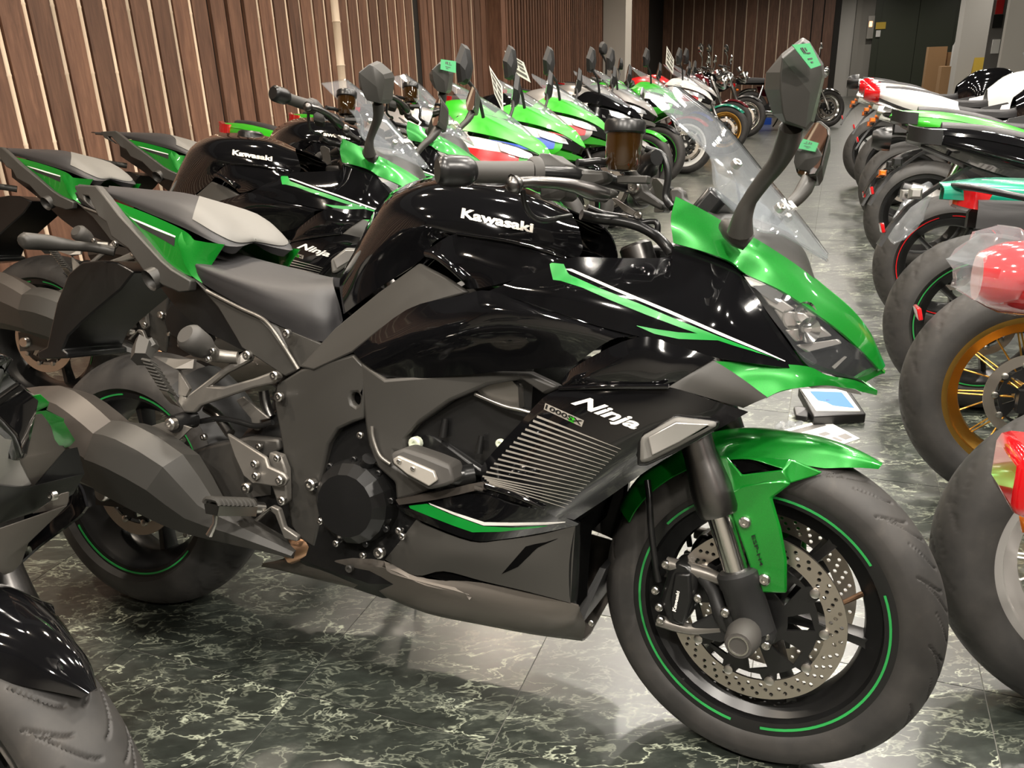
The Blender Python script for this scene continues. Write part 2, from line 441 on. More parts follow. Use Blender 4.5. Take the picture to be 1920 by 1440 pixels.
class Frame:
    def __init__(s, steer):
        s.a = steer; s.b = steer; s.eye = rot_axis(EYE_B[None], SO, SAX, -steer)[0] if steer else EYE_B
    def T(s, P): return rot_axis(P, SO, SAX, s.b) if s.b else np.asarray(P, float)
    def ray(s, px, py):
        v = to_bike(CAMR@np.array([(px-960)/F, (py-720)/F, 1.]), True)
        return rot_axis(v[None], np.zeros(3), SAX, -s.a)[0] if s.a else v
    def pt(s, px, py, d):
        v = s.ray(px, py); return s.eye+v*((-d-s.eye[1])/v[1])
FB, FS = Frame(0), Frame(STEER)
WIN = dict(a=(560, 240, 2.6667), b=(1060, 240, 2.6667), c=(1080, 740, 2.057), e=(480, 640, 2.4833), f=(0, 540, 2.4), g=(0, 200, 2.743), m=(1180, 40, 3.13), n=(800, 230, 4.),
           s=(100, 330, 3.4286), k=(230, 580, 2.88), h=(500, 700, 4.), l=(720, 920, 4.571), j=(880, 680, 3.5556), p=(0, 0, 1.), c1=(1100, 860, 5.333), c2=(1440, 860, 5.333), c3=(1100, 1130, 4.644), c4=(1440, 1130, 4.644))
def px(w, txt):
    x0, y0, s = WIN[w]; out = []
    for t in txt.split():
        q = [float(v) for v in t.split(',')]; out.append([x0+q[0]/s, y0+q[1]/s]+q[2:])
    return out
def P(w, txt, fr=None):
    """outline measured on the photograph, with each point's real distance from the bike's mid-plane"""
    fr = fr or FB; return [fr.pt(*q) for q in px(w, txt)]
MIR = np.array([1, -1, 1.])
GR = {}
def patch(name, rows, m, root, fr=None, both=True, sym=False, thick=.004, ku=4, kv=4, lu=False, lv=False, out=(0, -1, 0), u=None, v=None, off=0, key=None, ang=40):
    fr = fr or FB; G = surf(rows, ku, kv, lu, lv)
    if sym:
        G = np.concatenate([G, (G*MIR)[-2::-1]], 0); out = (0, 0, 1) if out == (0, -1, 0) else out; both = False
    if off:
        n = gnorm(G); s = 1 if np.sum(n*np.array(out)) > 0 else -1; G = G+n*s*off
    if v: G = G[int(v[0]*(len(G)-1)):int(round(v[1]*(len(G)-1)))+1]
    if u: G = G[:, int(u[0]*(G.shape[1]-1)):int(round(u[1]*(G.shape[1]-1)))+1]
    if key: GR[key] = G
    V, Fc = shell(G, thick, out); o = mobj(name, fr.T(V), Fc, m, root, ang=ang); r = [o]
    if both:
        V, Fc = shell(G*MIR, thick, np.array(out)*MIR); r.append(mobj(name, fr.T(V), Fc, m, root, ang=ang))
    return r
def plate(name, pts, m, root, thick=.01, fr=None, both=True, bevel=.0025, hole=None, dirn=1):
    """flat part with its outline in side view, each corner with its own y"""
    fr = fr or FB; pts = [np.array(p) for p in pts]
    if sum(a[0]*b[2]-b[0]*a[2] for a, b in zip(pts, pts[1:]+pts[:1])) < 0: pts = pts[::-1]
    hs = [[np.array(p) for p in q] for q in hole] if hole else []
    allp = pts+[p for q in hs for p in q]
    v, f = cdt([(p[0], p[2]) for p in pts], [[(p[0], p[2]) for p in q] for q in hs]); n = len(v)
    ys = [min(allp, key=lambda p: (p[0]-a)**2+(p[2]-b)**2)[1] for a, b in v]
    V = [(a, y, b) for (a, b), y in zip(v, ys)]+[(a, y+thick*dirn, b) for (a, b), y in zip(v, ys)]
    Fc = list(f)+[tuple(i+n for i in q)[::-1] for q in f]; E = {(a, b) for q in f for a, b in zip(q, q[1:]+q[:1])}
    Fc += [(b, a, a+n, b+n) for a, b in E if (b, a) not in E]
    r = []
    for k in ((1, -1) if both else (1,)):
        VV = np.array(V)*(np.array([1, k, 1.])); r.append(mobj(name, fr.T(VV), Fc, m, root, recalc=True, bevel=bevel, ang=30))
    return r
def bvh(*keys):
    V = []; Fc = []
    for k in keys:
        G = GR[k]; a, b = G.shape[:2]; n = len(V); V += [Vector(p) for p in G.reshape(-1, 3)]
        for i in range(a-1):
            for j in range(b-1): Fc.append((n+i*b+j, n+i*b+j+1, n+i*b+b+j+1, n+i*b+b+j))
    return BVHTree.FromPolygons(V, Fc)
def cast(tree, fr, x, y, off=.0009, d0=.2):
    v = Vector(fr.ray(x, y)).normalized(); e = Vector(fr.eye); h = tree.ray_cast(e, v)
    if h[0] is None:
        p = Vector(fr.pt(x, y, d0)); q = tree.find_nearest(p); h = q
    n = h[1] if h[1].dot(v) < 0 else -h[1]
    return np.array(h[0]+n*off)
def decal(name, w, top, bot, keys, m, root, fr=None, both=True, ku=5, kv=2, off=.0009, smooth=False):
    fr = fr or FB; t = bvh(*keys); a, b = np.array(px(w, top)), np.array(px(w, bot)); fn = cr if smooth else lin
    A, B = fn(a[:, :2], ku), fn(b[:, :2], ku)
    G = np.array([[cast(t, fr, *(A[j]*(1-s)+B[j]*s), off) for j in range(len(A))] for s in np.linspace(0, 1, kv+1)])
    V, Fc = shell(G, .0006, (0, -1, 0)); o = mobj(name, fr.T(V), Fc, m, root)
    if both: V, Fc = shell(G*MIR, .0006, (0, 1, 0)); mobj(name, fr.T(V), Fc, m, root)
    return o
def text_mesh(txt, shear=0, weight=.0, spacing=1.0, res=3):
    c = bpy.data.curves.new('t', 'FONT'); c.body = txt; c.shear = shear; c.offset = weight; c.space_character = spacing; c.resolution_u = res; c.fill_mode = 'FRONT' if hasattr(c, 'fill_mode') else c.fill_mode
    o = bpy.data.objects.new('t', c); COL.objects.link(o); dg = bpy.context.evaluated_depsgraph_get(); me = o.evaluated_get(dg).to_mesh()
    V = np.array([v.co[:] for v in me.vertices]); Fc = [tuple(p.vertices) for p in me.polygons]
    o.evaluated_get(dg).to_mesh_clear(); bpy.data.objects.remove(o); bpy.data.curves.remove(c)
    V = V[:, :2]; lo, hi = V.min(0), V.max(0); return (V-lo)/(hi-lo), Fc, (hi-lo)
def solid2(V3, N3, Fc, t):
    n = len(V3); V = np.concatenate([V3+N3*t, V3-N3*t*.2]); E = {(a, b) for q in Fc for a, b in zip(q, q[1:]+q[:1])}
    return V, list(Fc)+[tuple(i+n for i in q)[::-1] for q in Fc]+[(b, a, a+n, b+n) for a, b in E if (b, a) not in E]
def lettering(name, txt, w, quad, keys, m, root, fr=None, t=.0012, both=False, geo=None, **kw):
    """letters laid onto a body panel; quad = bottom-left, bottom-right, top-right, top-left"""
    fr = fr or FB; V, Fc = geo if geo else text_mesh(txt, **kw)[:2]; tr = bvh(*keys); q = np.array(px(w, quad))[:, :2]; pts = []
    for a, b in V: 
        p = (q[0]*(1-a)+q[1]*a)*(1-b)+(q[3]*(1-a)+q[2]*a)*b; pts.append(cast(tr, fr, p[0], p[1], .0005))
    pts = np.array(pts); n = (fr.eye-pts.mean(0)); n /= np.linalg.norm(n); n = np.array([0, -1, 0.])*.8+n*.2
    V3, F3 = solid2(pts, np.tile(n, (len(pts), 1)), Fc, t); return mobj(name, fr.T(V3), F3, m, root, smooth=False, recalc=True)
def bolt(p, r, root, m='steel', ax=(0, -1, 0), fr=None, name='bolt', both=True, h=None):
    fr = fr or FB; h = h or r*.6
    for k in ((1, -1) if both else (1,)):
        mb = MB(); kk = np.array([1, k, 1.])
        mb.lathe([(0, h*.45), (r*.32, h*.45), (r*.40, h*.95), (r*.75, h), (r, h*.6), (r, -h), (0, -h)], np.array(p)*kk, np.array(ax)*kk, 12); mb.build(name, m, root, T=fr.T)
def tubes(name, pts, r, m, root, fr=None, both=True, seg=10, k=5):
    fr = fr or FB
    for q in ((1, -1) if both else (1,)):
        mb = MB(); mb.tube([np.array(p)*np.array([1, q, 1.]) for p in pts], r, seg, k=k); mb.build(name, m, root, T=fr.T)
def cen(pts, dz=0., dx=0.): return [np.array([p[0]+dx, 0, p[2]+dz]) for p in pts]
def loft(name, secs, m, root, fr=None, both=True, ku=3, cap=True, lu=False, ang=35, closed_smooth=False):
    """closed sections joined along a path"""
    fr = fr or FB; A = np.array(secs, float); A = np.array([(lin if lu else cr)(A[:, j], ku) for j in range(A.shape[1])]).transpose(1, 0, 2)
    n, k = A.shape[:2]; Fc = [(i*k+j, i*k+(j+1) % k, (i+1)*k+(j+1) % k, (i+1)*k+j) for i in range(n-1) for j in range(k)]
    if cap: Fc += [tuple(range(k)), tuple((n-1)*k+j for j in range(k))]
    for q in ((1, -1) if both else (1,)):
        o = mobj(name, fr.T(A.reshape(-1, 3)*np.array([1, q, 1.])), Fc, m, root, recalc=True, ang=ang)
    return o
# ------------------------------------------------------------------ the sport tourer (built once, copied for its sisters)
def build_tourer():
    root = empty('motorcycle')
    r = root
    # wheels
    cf = FS.T(np.array([[1.44, 0, .300]]))[0]
    tf = place_wheel('front_hi', 'front_wheel', r, cf, Matrix.Rotation(FS.b, 4, Vector(SAX)), .12, (1, -1))
    place_wheel('rear_hi', 'rear_wheel', r, (0, 0, .311), None, .3, (1,), stripemat='rim_green')
    for o in tf.children:
        if o.name.startswith('rim_stripe'): o.matrix_basis = Matrix.Rotation(1.693-.47, 4, 'Y')@o.matrix_basis
    # valve stem
    mb = MB(); mb.tube([(1.44+.176*math.cos(.38), -.02, .3+.176*math.sin(.38)), (1.44+.145*math.cos(.36), -.045, .3+.145*math.sin(.36))], [.005, .0042], 8); mb.build('valve_stem', 'copper', r, T=FS.T)
    # ---------------- tank
    T0 = P('a', '225,930,.13 400,800,.15 600,670,.165 690,560,.175 830,545,.17 1100,590,.16 1400,650,.13')
    T1 = P('a', '205,800,.12 330,640,.15 470,560,.17 620,480,.185 800,520,.18 1100,565,.165 1420,600,.12')
    T2 = P('a', '210,740,.10 345,520,.135 440,430,.16 600,380,.172 850,400,.168 1120,440,.15 1400,500,.11')
    T3 = P('a', '225,715,.07 370,450,.10 470,345,.12 640,290,.128 860,300,.128 1120,345,.115 1370,440,.08')
    T4 = P('a', '240,690,0 385,405,0 490,305,0 660,245,0 870,245,0 1120,290,0 1340,400,0')
    patch('fuel_tank', [T0, T1, T2, T3, T4], 'gloss_black', r, sym=True, thick=.003, ku=5, kv=5, key='tank', ang=50)
    lettering('tank_lettering', 'Kawasaki', 'a', '812,450 1172,525 1176,478 820,400', ['tank'], 'silver_decal', r, weight=.035, t=.002)
    # tank cap (hidden from the front by the grip)
    c = P('a', '900,262,0')[0]; mb = MB(); mb.lathe([(0, .012), (.035, .012), (.042, .006), (.044, -.01), (0, -.01)], c+np.array([.02, 0, .0]), (.1, 0, 1), 24); mb.build('tank_cap', 'satin_black', r)
    patch('tank_side_panel', [P('a', '640,610,.186 790,528,.188 1000,560,.186 1200,590,.18 1340,648,.17'), P('a', '730,690,.205 825,665,.205 990,670,.205 1180,665,.2 1340,656,.185'), P('a', '820,768,.2 860,802,.205 980,785,.212 1150,737,.21 1340,665,.195')], 'gloss_black', r, ku=4, kv=3, key='tankside')
    tubes('panel_rib', P('a', '640,625,.19 690,640,.2 770,700,.212 830,752,.212'), .007, 'gloss_black', r)
    tubes('panel_edge', P('a', '790,528,.192 1000,558,.19 1150,590,.188 1260,625,.184 1330,650,.178'), .003, 'gloss_black', r)
    # ---------------- frame and covers
    plate('seat_cover_panel', P('a', '600,675,.178 735,745,.195 850,822,.2 700,865,.205 560,908,.207 400,1015,.205 270,1120,.2 70,1212,.19 0,1195,.18 180,1000,.165 400,820,.165'), 'matt_grey', r, .012, bevel=.004)
    plate('pivot_cover', P('e', '95,200,.17 205,132,.18 330,95,.19 450,58,.195 500,110,.2 505,250,.2 500,362,.2 450,378,.2 380,410,.2 335,480,.195 318,560,.19 300,640,.185 300,760,.18 290,860,.18 270,960,.175 215,930,.172 160,860,.172 140,700,.175 120,480,.175 85,290,.17'), 'matt_grey', r, .04, bevel=.006, hole=[P('e', '445,240,.2 470,238,.2 485,262,.2 482,290,.2 464,304,.2 444,290,.2 436,262,.2')])
    plate('frame_hole_shade', P('e', '430,225,.185 495,225,.185 495,315,.185 430,315,.185'), 'void_black', r, .004, bevel=0)  # solid black plate, paints the dark seen through the hole
    plate('main_frame', P('e', '482,95,.2 600,176,.21 870,153,.205 1100,145,.2 1270,147,.19 1415,215,.19 1345,252,.19 1240,178,.19 1080,205,.2 900,282,.205 740,395,.205 690,452,.205 702,520,.205 640,512,.21 640,580,.212 820,690,.212 700,732,.212 650,742,.212 645,660,.21 560,585,.208 520,480,.205 505,380,.2'), 'matt_grey', r, .03, bevel=.006)
    tubes('frame_rib', P('e', '540,395,.212 545,450,.214 575,530,.216 625,572,.216'), .0035, 'bracket_grey', r)
    patch('frame_arm', [P('e', '650,738,.215 850,700,.225 1045,655,.235 1050,690,.238'), P('e', '665,762,.215 850,735,.225 1040,690,.238 1052,700,.24')], 'muffler_grey', r, thick=.02, ku=3, kv=2)
    # ---------------- engine
    mb = MB(); secs = []
    loft('engine_block', [[(x, y, z) for y, z in ((-w, z0), (-w, z1), (-w*.8, z2), (w*.8, z2), (w, z1), (w, z0), (w*.7, z0-.05), (-w*.7, z0-.05))] for x, w, z0, z1, z2 in ((.36, .13, .3, .48, .5), (.55, .17, .26, .55, .62), (.72, .185, .25, .66, .80), (.92, .17, .28, .70, .84), (1.02, .15, .36, .70, .80))], 'engine_black', r, both=False, ku=1)
    cc = P('h', '665,960,.205')[0]
    def facet(rad, y, n=9, ph=.25): return [(cc[0]+rad*math.cos(ph+2*math.pi*i/n), y, cc[2]+rad*math.sin(ph+2*math.pi*i/n)) for i in range(n)]
    loft('clutch_cover', [facet(.083, -.15, 18, .1), facet(.083, -.205, 18, .1), facet(.078, -.222, 18, .1), facet(.060, -.243, 18, .1), facet(.001, -.247, 18, .1)], 'engine_black', r, both=False, ku=1, ang=14)
    for t in range(9):
        a = 2*math.pi*t/9+.2; bolt((cc[0]+.083*math.cos(a), -.212, cc[2]+.083*math.sin(a)), .006, r, 'satin_black', both=False, name='cover_bolt')
    for q in ('400,1110', '520,1275', '720,1365', '990,1180', '1015,1222', '700,465'): bolt(P('h', q+',.215')[0], .0065, r, 'steel', both=False)
    bolt(P('h', '845,1345,.22')[0], .011, r, 'steel', both=False, name='drain_plug')
    plate('engine_side_cover', P('h', '430,440,.16 700,380,.17 760,440,.18 830,700,.18 1000,1000,.17 1000,1200,.165 900,1330,.165 640,1370,.165 480,1300,.165 400,1050,.165'), 'engine_black', r, .02, both=False, bevel=.006)
    tubes('engine_boss', P('h', '600,700,.215 640,720,.21'), .013, 'engine_black', r, both=False)
    tubes('engine_boss', P('h', '770,640,.215 720,760,.2'), .014, 'engine_black', r, both=False)
    plate('cylinder_head', P('e', '700,470,.15 760,400,.155 1000,270,.155 1060,190,.15 1260,170,.15 1290,330,.15 1250,560,.16 1060,640,.165 880,560,.165'), 'engine_black', r, .05, bevel=.008)
    plate('cylinder_head_rib', P('e', '700,450,.175 760,400,.175 880,470,.18 1000,560,.185 1060,600,.19 1050,640,.19 930,600,.185 860,555,.185'), 'engine_black', r, .02, bevel=.006)
    loft('cam_cover', [[np.array(q) for q in P('e', t)] for t in ('1010,235,.16 1040,215,.18 1190,180,.18 1220,215,.17 1225,310,.17 1170,310,.18', '1015,240,.14 1045,220,.15 1200,190,.15 1280,215,.13 1280,300,.13 1230,330,.15')], 'bracket_grey', r, ku=1)
    tubes('cam_cover_edge', P('e', '1020,245,.185 1150,300,.187 1225,318,.187 1285,335,.185'), .004, 'steel', r)
    for q, m_, rr in (('1115,525', 'bolt_green', .0125), ('1750,525', 'bolt_green', .008), ('330,835', 'steel', .0125), ('95,175', 'steel', .0085), ('660,820', 'satin_black', .004)):
        bolt(P('h', q+(',.2' if m_ == 'bolt_green' else ',.195'))[0], rr, r, m_, both=m_ != 'satin_black')
    tubes('coolant_boss', P('h', '1340,340,.185 1320,480,.19'), [.006, .008], 'engine_black', r)
    tubes('coolant_boss', P('h', '1610,470,.185 1590,600,.19'), [.005, .007], 'engine_black', r)
    # crash pad
    plate('crash_pad', P('h', '925,600,.268 1025,562,.262 1250,640,.262 1370,690,.262 1408,820,.262 1330,850,.266 1210,878,.27 1060,790,.272 930,680,.27'), 'grip_rubber', r, .05, bevel=.006)
    plate('crash_pad_insert', P('h', '945,642,.276 985,620,.275 1250,735,.272 1275,805,.274 1212,848,.277 1060,765,.278 955,680,.277'), 'silver_decal', r, .008, bevel=.002)
    for q in ('992,660', '1095,715'): bolt(P('h', q+',.2785')[0], .0042, r, 'steel', name='insert_screw')
    tubes('crash_pad_mount', P('h', '1330,760,.24 1440,770,.215 1560,750,.2'), [.014, .02, .018], 'engine_black', r)
    # ---------------- fairing
    patch('centre_cowl', [P('a', '270,1120,.202 540,908,.212 800,840,.222 960,815,.228 1250,915,.236 1690,1042,.242'), P('a', '340,1185,.206 560,1060,.232 800,985,.25 1000,940,.256 1280,980,.258 1560,1060,.248'), P('a', '430,1246,.2 600,1250,.206 800,1238,.21 1000,1218,.215 1170,1205,.222 1370,1190,.232')], 'gloss_black', r, ku=4, kv=4, key='centre')
    patch('side_cowl', [P('a', '1130,722,.2 1340,650,.19 1600,650,.176 1850,645,.166 1885,590,.16 2140,655,.152 2250,790,.152 2400,1010,.142 2545,1210,.126'), P('a', '1060,768,.224 1330,790,.23 1580,830,.23 1790,860,.225 1890,880,.22 2090,920,.21 2210,1000,.195 2370,1100,.162 2545,1211,.127'), P('a', '950,815,.228 1250,905,.24 1480,985,.245 1690,1040,.246 1800,1072,.242 2000,1125,.23 2150,1160,.212 2350,1187,.178 2545,1213,.126')], 'gloss_black', r, ku=4, kv=4, key='cowl')
    decal('stripe_decal', 'a', '1252,674 1326,682 1348,732 1500,800 1700,878 1900,962 2100,1042 2250,1100 2400,1160', '1272,760 1310,765 1420,800 1560,862 1740,935 1900,995 2030,1040 2180,1090 2350,1140', ['cowl'], 'stripe_green', r, kv=3)
    decal('stripe_decal', 'a', '1690,988 1800,1008 1900,1022 2030,1030', '1690,990 1780,1030 1900,1055 2100,1062', ['cowl'], 'stripe_green', r)
    decal('pinstripe', 'a', '1338,706 1365,706 1600,808 1850,910 2100,1018 2300,1104 2432,1165', '1340,709 1372,722 1600,822 1850,926 2100,1034 2300,1115 2430,1168', ['cowl'], 'white_decal', r)
    patch('scoop_panel', [P('a', '1312,1262,.216 1400,1180,.232 1690,1046,.246 1900,1092,.24 2085,1150,.225'), P('a', '1320,1285,.224 1420,1240,.242 1670,1170,.255 1850,1190,.252 1980,1210,.238'), P('a', '1330,1303,.224 1450,1311,.236 1650,1308,.246 1780,1302,.248 1858,1288,.242')], 'gloss_black', r, ku=4, kv=3)
    # duct panel and nose
    patch('intake_panel', [P('b', '690,1163,.222 745,1165,.222 880,1250,.212 1010,1347,.2'), P('b', '600,1225,.236 650,1235,.236 800,1310,.224 950,1372,.205'), P('b', '518,1295,.242 580,1310,.242 750,1360,.226 890,1400,.2')], 'matt_grey', r, ku=3, kv=3)
    patch('nose_cowl', [P('b', '540,575,.17 700,620,.17 830,670,.166 900,728,.156 1080,812,.14 1230,912,.12 1370,1012,.09 1480,1112,.06 1575,1212,.02'), P('b', '528,455,.166 700,520,.158 850,575,.148 965,625,.138 1130,730,.11 1270,830,.085 1420,950,.055 1535,1070,.03 1592,1200,.006'), P('b', '552,342,.145 700,415,.14 850,505,.13 958,556,.12 1150,680,.085 1290,790,.055 1430,905,.028 1530,1030,.012 1600,1188,0')], 'metallic_green', r, ku=4, kv=4, key='nose')
    patch('screen_base', [P('b', '700,420,.138 850,506,.128 958,558,.118 1150,682,.083 1240,760,.06'), P('b', '760,420,.08 930,470,.08 1060,520,.07 1190,640,.05 1243,755,.03'), P('b', '780,420,0 950,450,0 1100,510,0 1200,620,0 1246,762,0')], 'matt_grey', r, sym=True, ku=3, kv=3)
    patch('nose_chin', [P('b', '745,1166,.222 1000,1176,.17 1210,1192,.135 1310,1236,.11 1450,1262,.055 1560,1312,0'), P('b', '860,1240,.205 1030,1240,.172 1200,1240,.14 1315,1258,.112 1450,1285,.058 1560,1322,0'), P('b', '1010,1346,.2 1085,1312,.178 1190,1297,.148 1310,1287,.112 1450,1312,.06 1556,1336,0')], 'metallic_green', r, ku=4, kv=3, key='chin')
    patch('chin_edge', [P('b', '1210,1292,.14 1310,1284,.112 1450,1308,.062 1480,1330,.05'), P('b', '1230,1300,.13 1330,1300,.105 1430,1325,.062 1480,1334,.05')], 'pad_grey', r, thick=.003, ku=2, kv=2)
    patch('nose_beak', [P('b', '1545,1192,.02 1592,1205,.0 1600,1215,0'), P('b', '1455,1252,.05 1490,1265,.03 1500,1272,.02')], 'metallic_green', r, thick=.006, ku=2, kv=2)
    # headlight: shell, reflectors, lens
    patch('lamp_shell', [P('b', '890,735,.14 1060,808,.125 1230,908,.10 1390,1050,.07 1480,1115,.045 1560,1195,.015'), P('b', '905,765,.135 1010,920,.125 1110,1050,.115 1200,1150,.1 1330,1210,.07 1470,1250,.03')], 'satin_black', r, thick=.003, ku=3, kv=3)
    patch('lamp_reflector', [P('b', '905,742,.149 1010,775,.143 1090,830,.135'), P('b', '915,765,.149 980,830,.146 1060,880,.138')], 'reflector', r, thick=.003, ku=2, kv=2)
    plate('daylight_strip', P('b', '893,742,.152 1000,760,.145 1065,812,.138 1030,835,.139 960,805,.146 925,790,.149'), 'paper', r, .004, bevel=.001)
    for q in ('965,815,.145 1050,835,.138 1150,905,.128 1090,930,.132 1015,885,.139', '1040,905,.134 1200,925,.122 1245,975,.114 1100,995,.126', '1095,1010,.126 1280,990,.108 1335,1040,.096 1150,1070,.118', '1150,1085,.118 1365,1055,.09 1385,1078,.086 1205,1122,.11'):
        plate('reflector_facet', P('b', q), 'silver_paint', r, .006, bevel=.003)
    for q in ('1190,930', '1210,1010', '1130,945'):
        c = P('b', q+',.118')[0]
        for k in (1, -1): mb = MB(); mb.lathe([(0, -.01), (.012, -.008), (.02, .004), (.0205, .006), (.019, .005), (0, -.006)], c*np.array([1, k, 1]), np.array([.6, -.8*k, 0]), 16); mb.build('projector', 'chrome', r)
    plate('position_lamp', P('b', '1165,1125,.127 1225,1118,.118 1262,1170,.108 1240,1185,.11 1205,1165,.12'), 'lens_clear', r, .01, bevel=.002)
    plate('marker_lamp', P('b', '1330,1195,.08 1395,1140,.066 1410,1145,.064 1345,1208,.078'), 'pad_grey', r, .004, bevel=.001)
    patch('headlight_lens', [P('b', '888,733,.156 1060,806,.141 1230,906,.121 1390,1050,.092 1470,1105,.065 1560,1192,.022'), P('b', '950,800,.16 1050,880,.152 1190,1000,.135 1320,1100,.105 1420,1160,.08 1530,1225,.03'), P('b', '896,760,.157 1010,920,.152 1110,1050,.146 1205,1180,.13 1310,1228,.108 1450,1255,.056')], 'lens_clear', r, thick=.002, ku=4, kv=4)
    # side fairing with the louvre graphic
    R_ = ['600,178,.222 750,172,.236 1000,165,.246 1330,165,.25 1600,245,.236 1860,330,.2', '490,235,.226 700,240,.242 950,270,.252 1250,330,.255 1450,390,.245 1640,455,.22', '330,410,.226 520,430,.242 750,470,.25 1000,540,.252 1150,590,.242 1300,645,.215', '190,560,.224 370,600,.238 600,650,.246 800,700,.246 950,745,.236 1080,790,.212', '80,700,.22 250,740,.234 450,790,.242 650,840,.242 780,880,.23 900,915,.208', '80,805,.22 200,840,.232 380,890,.238 520,940,.238 640,980,.228 740,1020,.206', '40,850,.22 180,890,.23 340,940,.235 480,985,.234 580,1030,.224 640,1088,.204']
    patch('side_fairing', [P('j', t) for t in R_], 'gloss_black', r, ku=4, kv=3, key='fair')
    tr = bvh('fair')
    for i in range(19):
        s = i/18
        a0 = np.array([455, 352])*(1-s)+np.array([125, 800])*s if s < .78 else np.array([200, 700])*(1-s)/.22+np.array([125, 800])*(s-.78)/.22
        a0 = np.array([455-365*min(s/.78, 1)+60*max(0, s-.78)/.22, 352+400*min(s/.78, 1)+55*max(0, s-.78)/.22]); b0 = np.array([1010, 575])*(1-s)+np.array([640, 965])*s
        w = 13.5-5*s; d1 = (b0-a0)
        top = ' '.join('%.1f,%.1f' % tuple(a0+d1*t) for t in (0, .33, .66, 1)); bot = ' '.join('%.1f,%.1f' % tuple(a0+d1*t+np.array([-w*.3*(1-t), w*(1-t)+1.2])) for t in (0, .33, .66, 1))
        decal('louvre_line', 'j', top, bot, ['fair'], 'silver_decal', r, ku=3, kv=1, both=False)
    lettering('side_lettering', 'Ninja', 'j', '650,290 1095,470 1150,385 760,215', ['fair'], 'white_decal', r, shear=.35, weight=.03)
    decal('model_badge', 'j', '508,270 765,385', '498,312 750,428', ['fair'], 'silver_decal', r, both=False)
    lettering('badge_lettering', '1000SX', 'j', '507,305 745,415 757,388 516,278', ['fair'], 'satin_black', r, weight=.02, t=.0018)
    decal('badge_corner', 'j', '672,355 705,370', '662,385 698,402', ['fair'], 'lime_green', r, both=False, off=.0016)
    tubes('fairing_edge', P('j', '85,810,.226 300,880,.238 500,975,.242'), [.006, .005, .002], 'gloss_black', r)
    tubes('fairing_edge', P('j', '600,172,.226 900,160,.25 1330,158,.256'), .004, 'gloss_black', r)
    # front turn signal
    plate('signal_housing', P('j', '1120,490,.252 1370,350,.255 1670,395,.235 1650,440,.232 1400,590,.236 1180,690,.246 1115,690,.25'), 'satin_black', r, .02, bevel=.004)
    plate('signal_lens', P('j', '1135,500,.268 1375,365,.268 1655,402,.245 1635,432,.245 1400,560,.252 1200,662,.262 1130,678,.266'), 'pad_grey', r, .018, bevel=.007)
    plate('signal_window', P('j', '1190,500,.272 1375,400,.272 1600,412,.254 1400,530,.26 1215,620,.268'), 'silver_paint', r, .006, bevel=.002)
    # lower fairing
    patch('lower_fairing', [P('l', '100,115,.2 400,90,.216 800,25,.23 1100,120,.235 1430,185,.23 1668,282,.2'), P('l', '120,145,.202 380,180,.215 780,230,.226 1060,275,.228 1400,275,.222 1662,288,.2'), P('l', '150,185,.2 350,272,.21 750,425,.216 1000,418,.216 1350,362,.21 1655,297,.2')], 'gloss_black', r, ku=4, kv=3, key='lowfair')
    decal('stripe_decal', 'l', '215,128 370,112 560,200 850,305 1100,318 1400,300', '225,150 420,230 600,300 760,355 1000,350 1300,318', ['lowfair'], 'stripe_green', r, kv=2)
    decal('pinstripe', 'l', '385,105 600,185 860,270 1100,275 1400,272 1555,265', '400,120 600,205 855,297 1100,298 1400,288 1552,270', ['lowfair'], 'white_decal', r, kv=1)
    patch('belly_fairing', [P('l', '275,250,.204 355,300,.21 740,438,.216 1000,427,.216 1350,377,.21 1640,302,.2'), P('l', '130,440,.2 330,540,.212 680,560,.218 950,600,.218 1300,620,.21 1620,600,.192'), P('l', '8,590,.19 270,728,.2 510,690,.205 850,776,.205 1250,870,.2 1598,962,.184')], 'matt_grey', r, ku=4, kv=4, key='belly')
    decal('belly_vent_shade', 'l', '1215,478 1290,458 1390,440 1490,408', '1010,712 1150,650 1310,490 1480,414', ['belly'], 'void_black', r, kv=3)  # black decal paints the shade of a vent, no opening is cut
    patch('radiator_shroud', [P('l', '1640,300,.2 1690,265,.17 1690,265,.16'), P('l', '1600,600,.195 1660,700,.17 1670,800,.15'), P('l', '1598,960,.184 1630,1000,.16 1640,1040,.14')], 'satin_black', r, ku=3, kv=3)
    patch('belly_pan', [P('p', '492,1056,.10 600,1040,.165 720,1052,.188 800,1085,.194 905,1093,.196 1070,1132,.184 1086,1142,.165'), P('p', '492,1059,.10 600,1058,.166 720,1074,.19 800,1108,.196 905,1132,.196 1050,1170,.172 1098,1172,.12'), P('p', '494,1062,.09 600,1088,.122 700,1112,.13 800,1150,.13 905,1172,.122 1000,1190,.10 1092,1202,.06'), cen(P('p', '494,1062,.09 600,1088,.122 700,1112,.13 800,1150,.13 905,1172,.122 1000,1190,.10 1092,1202,.06'), -.01)], 'bronze_grey', r, sym=True, out=(0, 0, -1), ku=4, kv=3, key='pan')
    patch('pan_ledge', [P('l', '0,600,.19 200,720,.196 420,790,.2 700,850,.2 730,900,.2'), P('l', '10,640,.194 60,710,.197 380,800,.202 690,880,.203 750,915,.202')], 'bronze_grey', r, thick=.006, ku=3, kv=2)
    plate('belly_gap_shade', P('l', '380,735,.196 500,700,.196 640,720,.196 840,775,.196 840,800,.196 730,828,.196'), 'void_black', r, .004, bevel=0)  # flat black plate, the gap's shade put into its colour
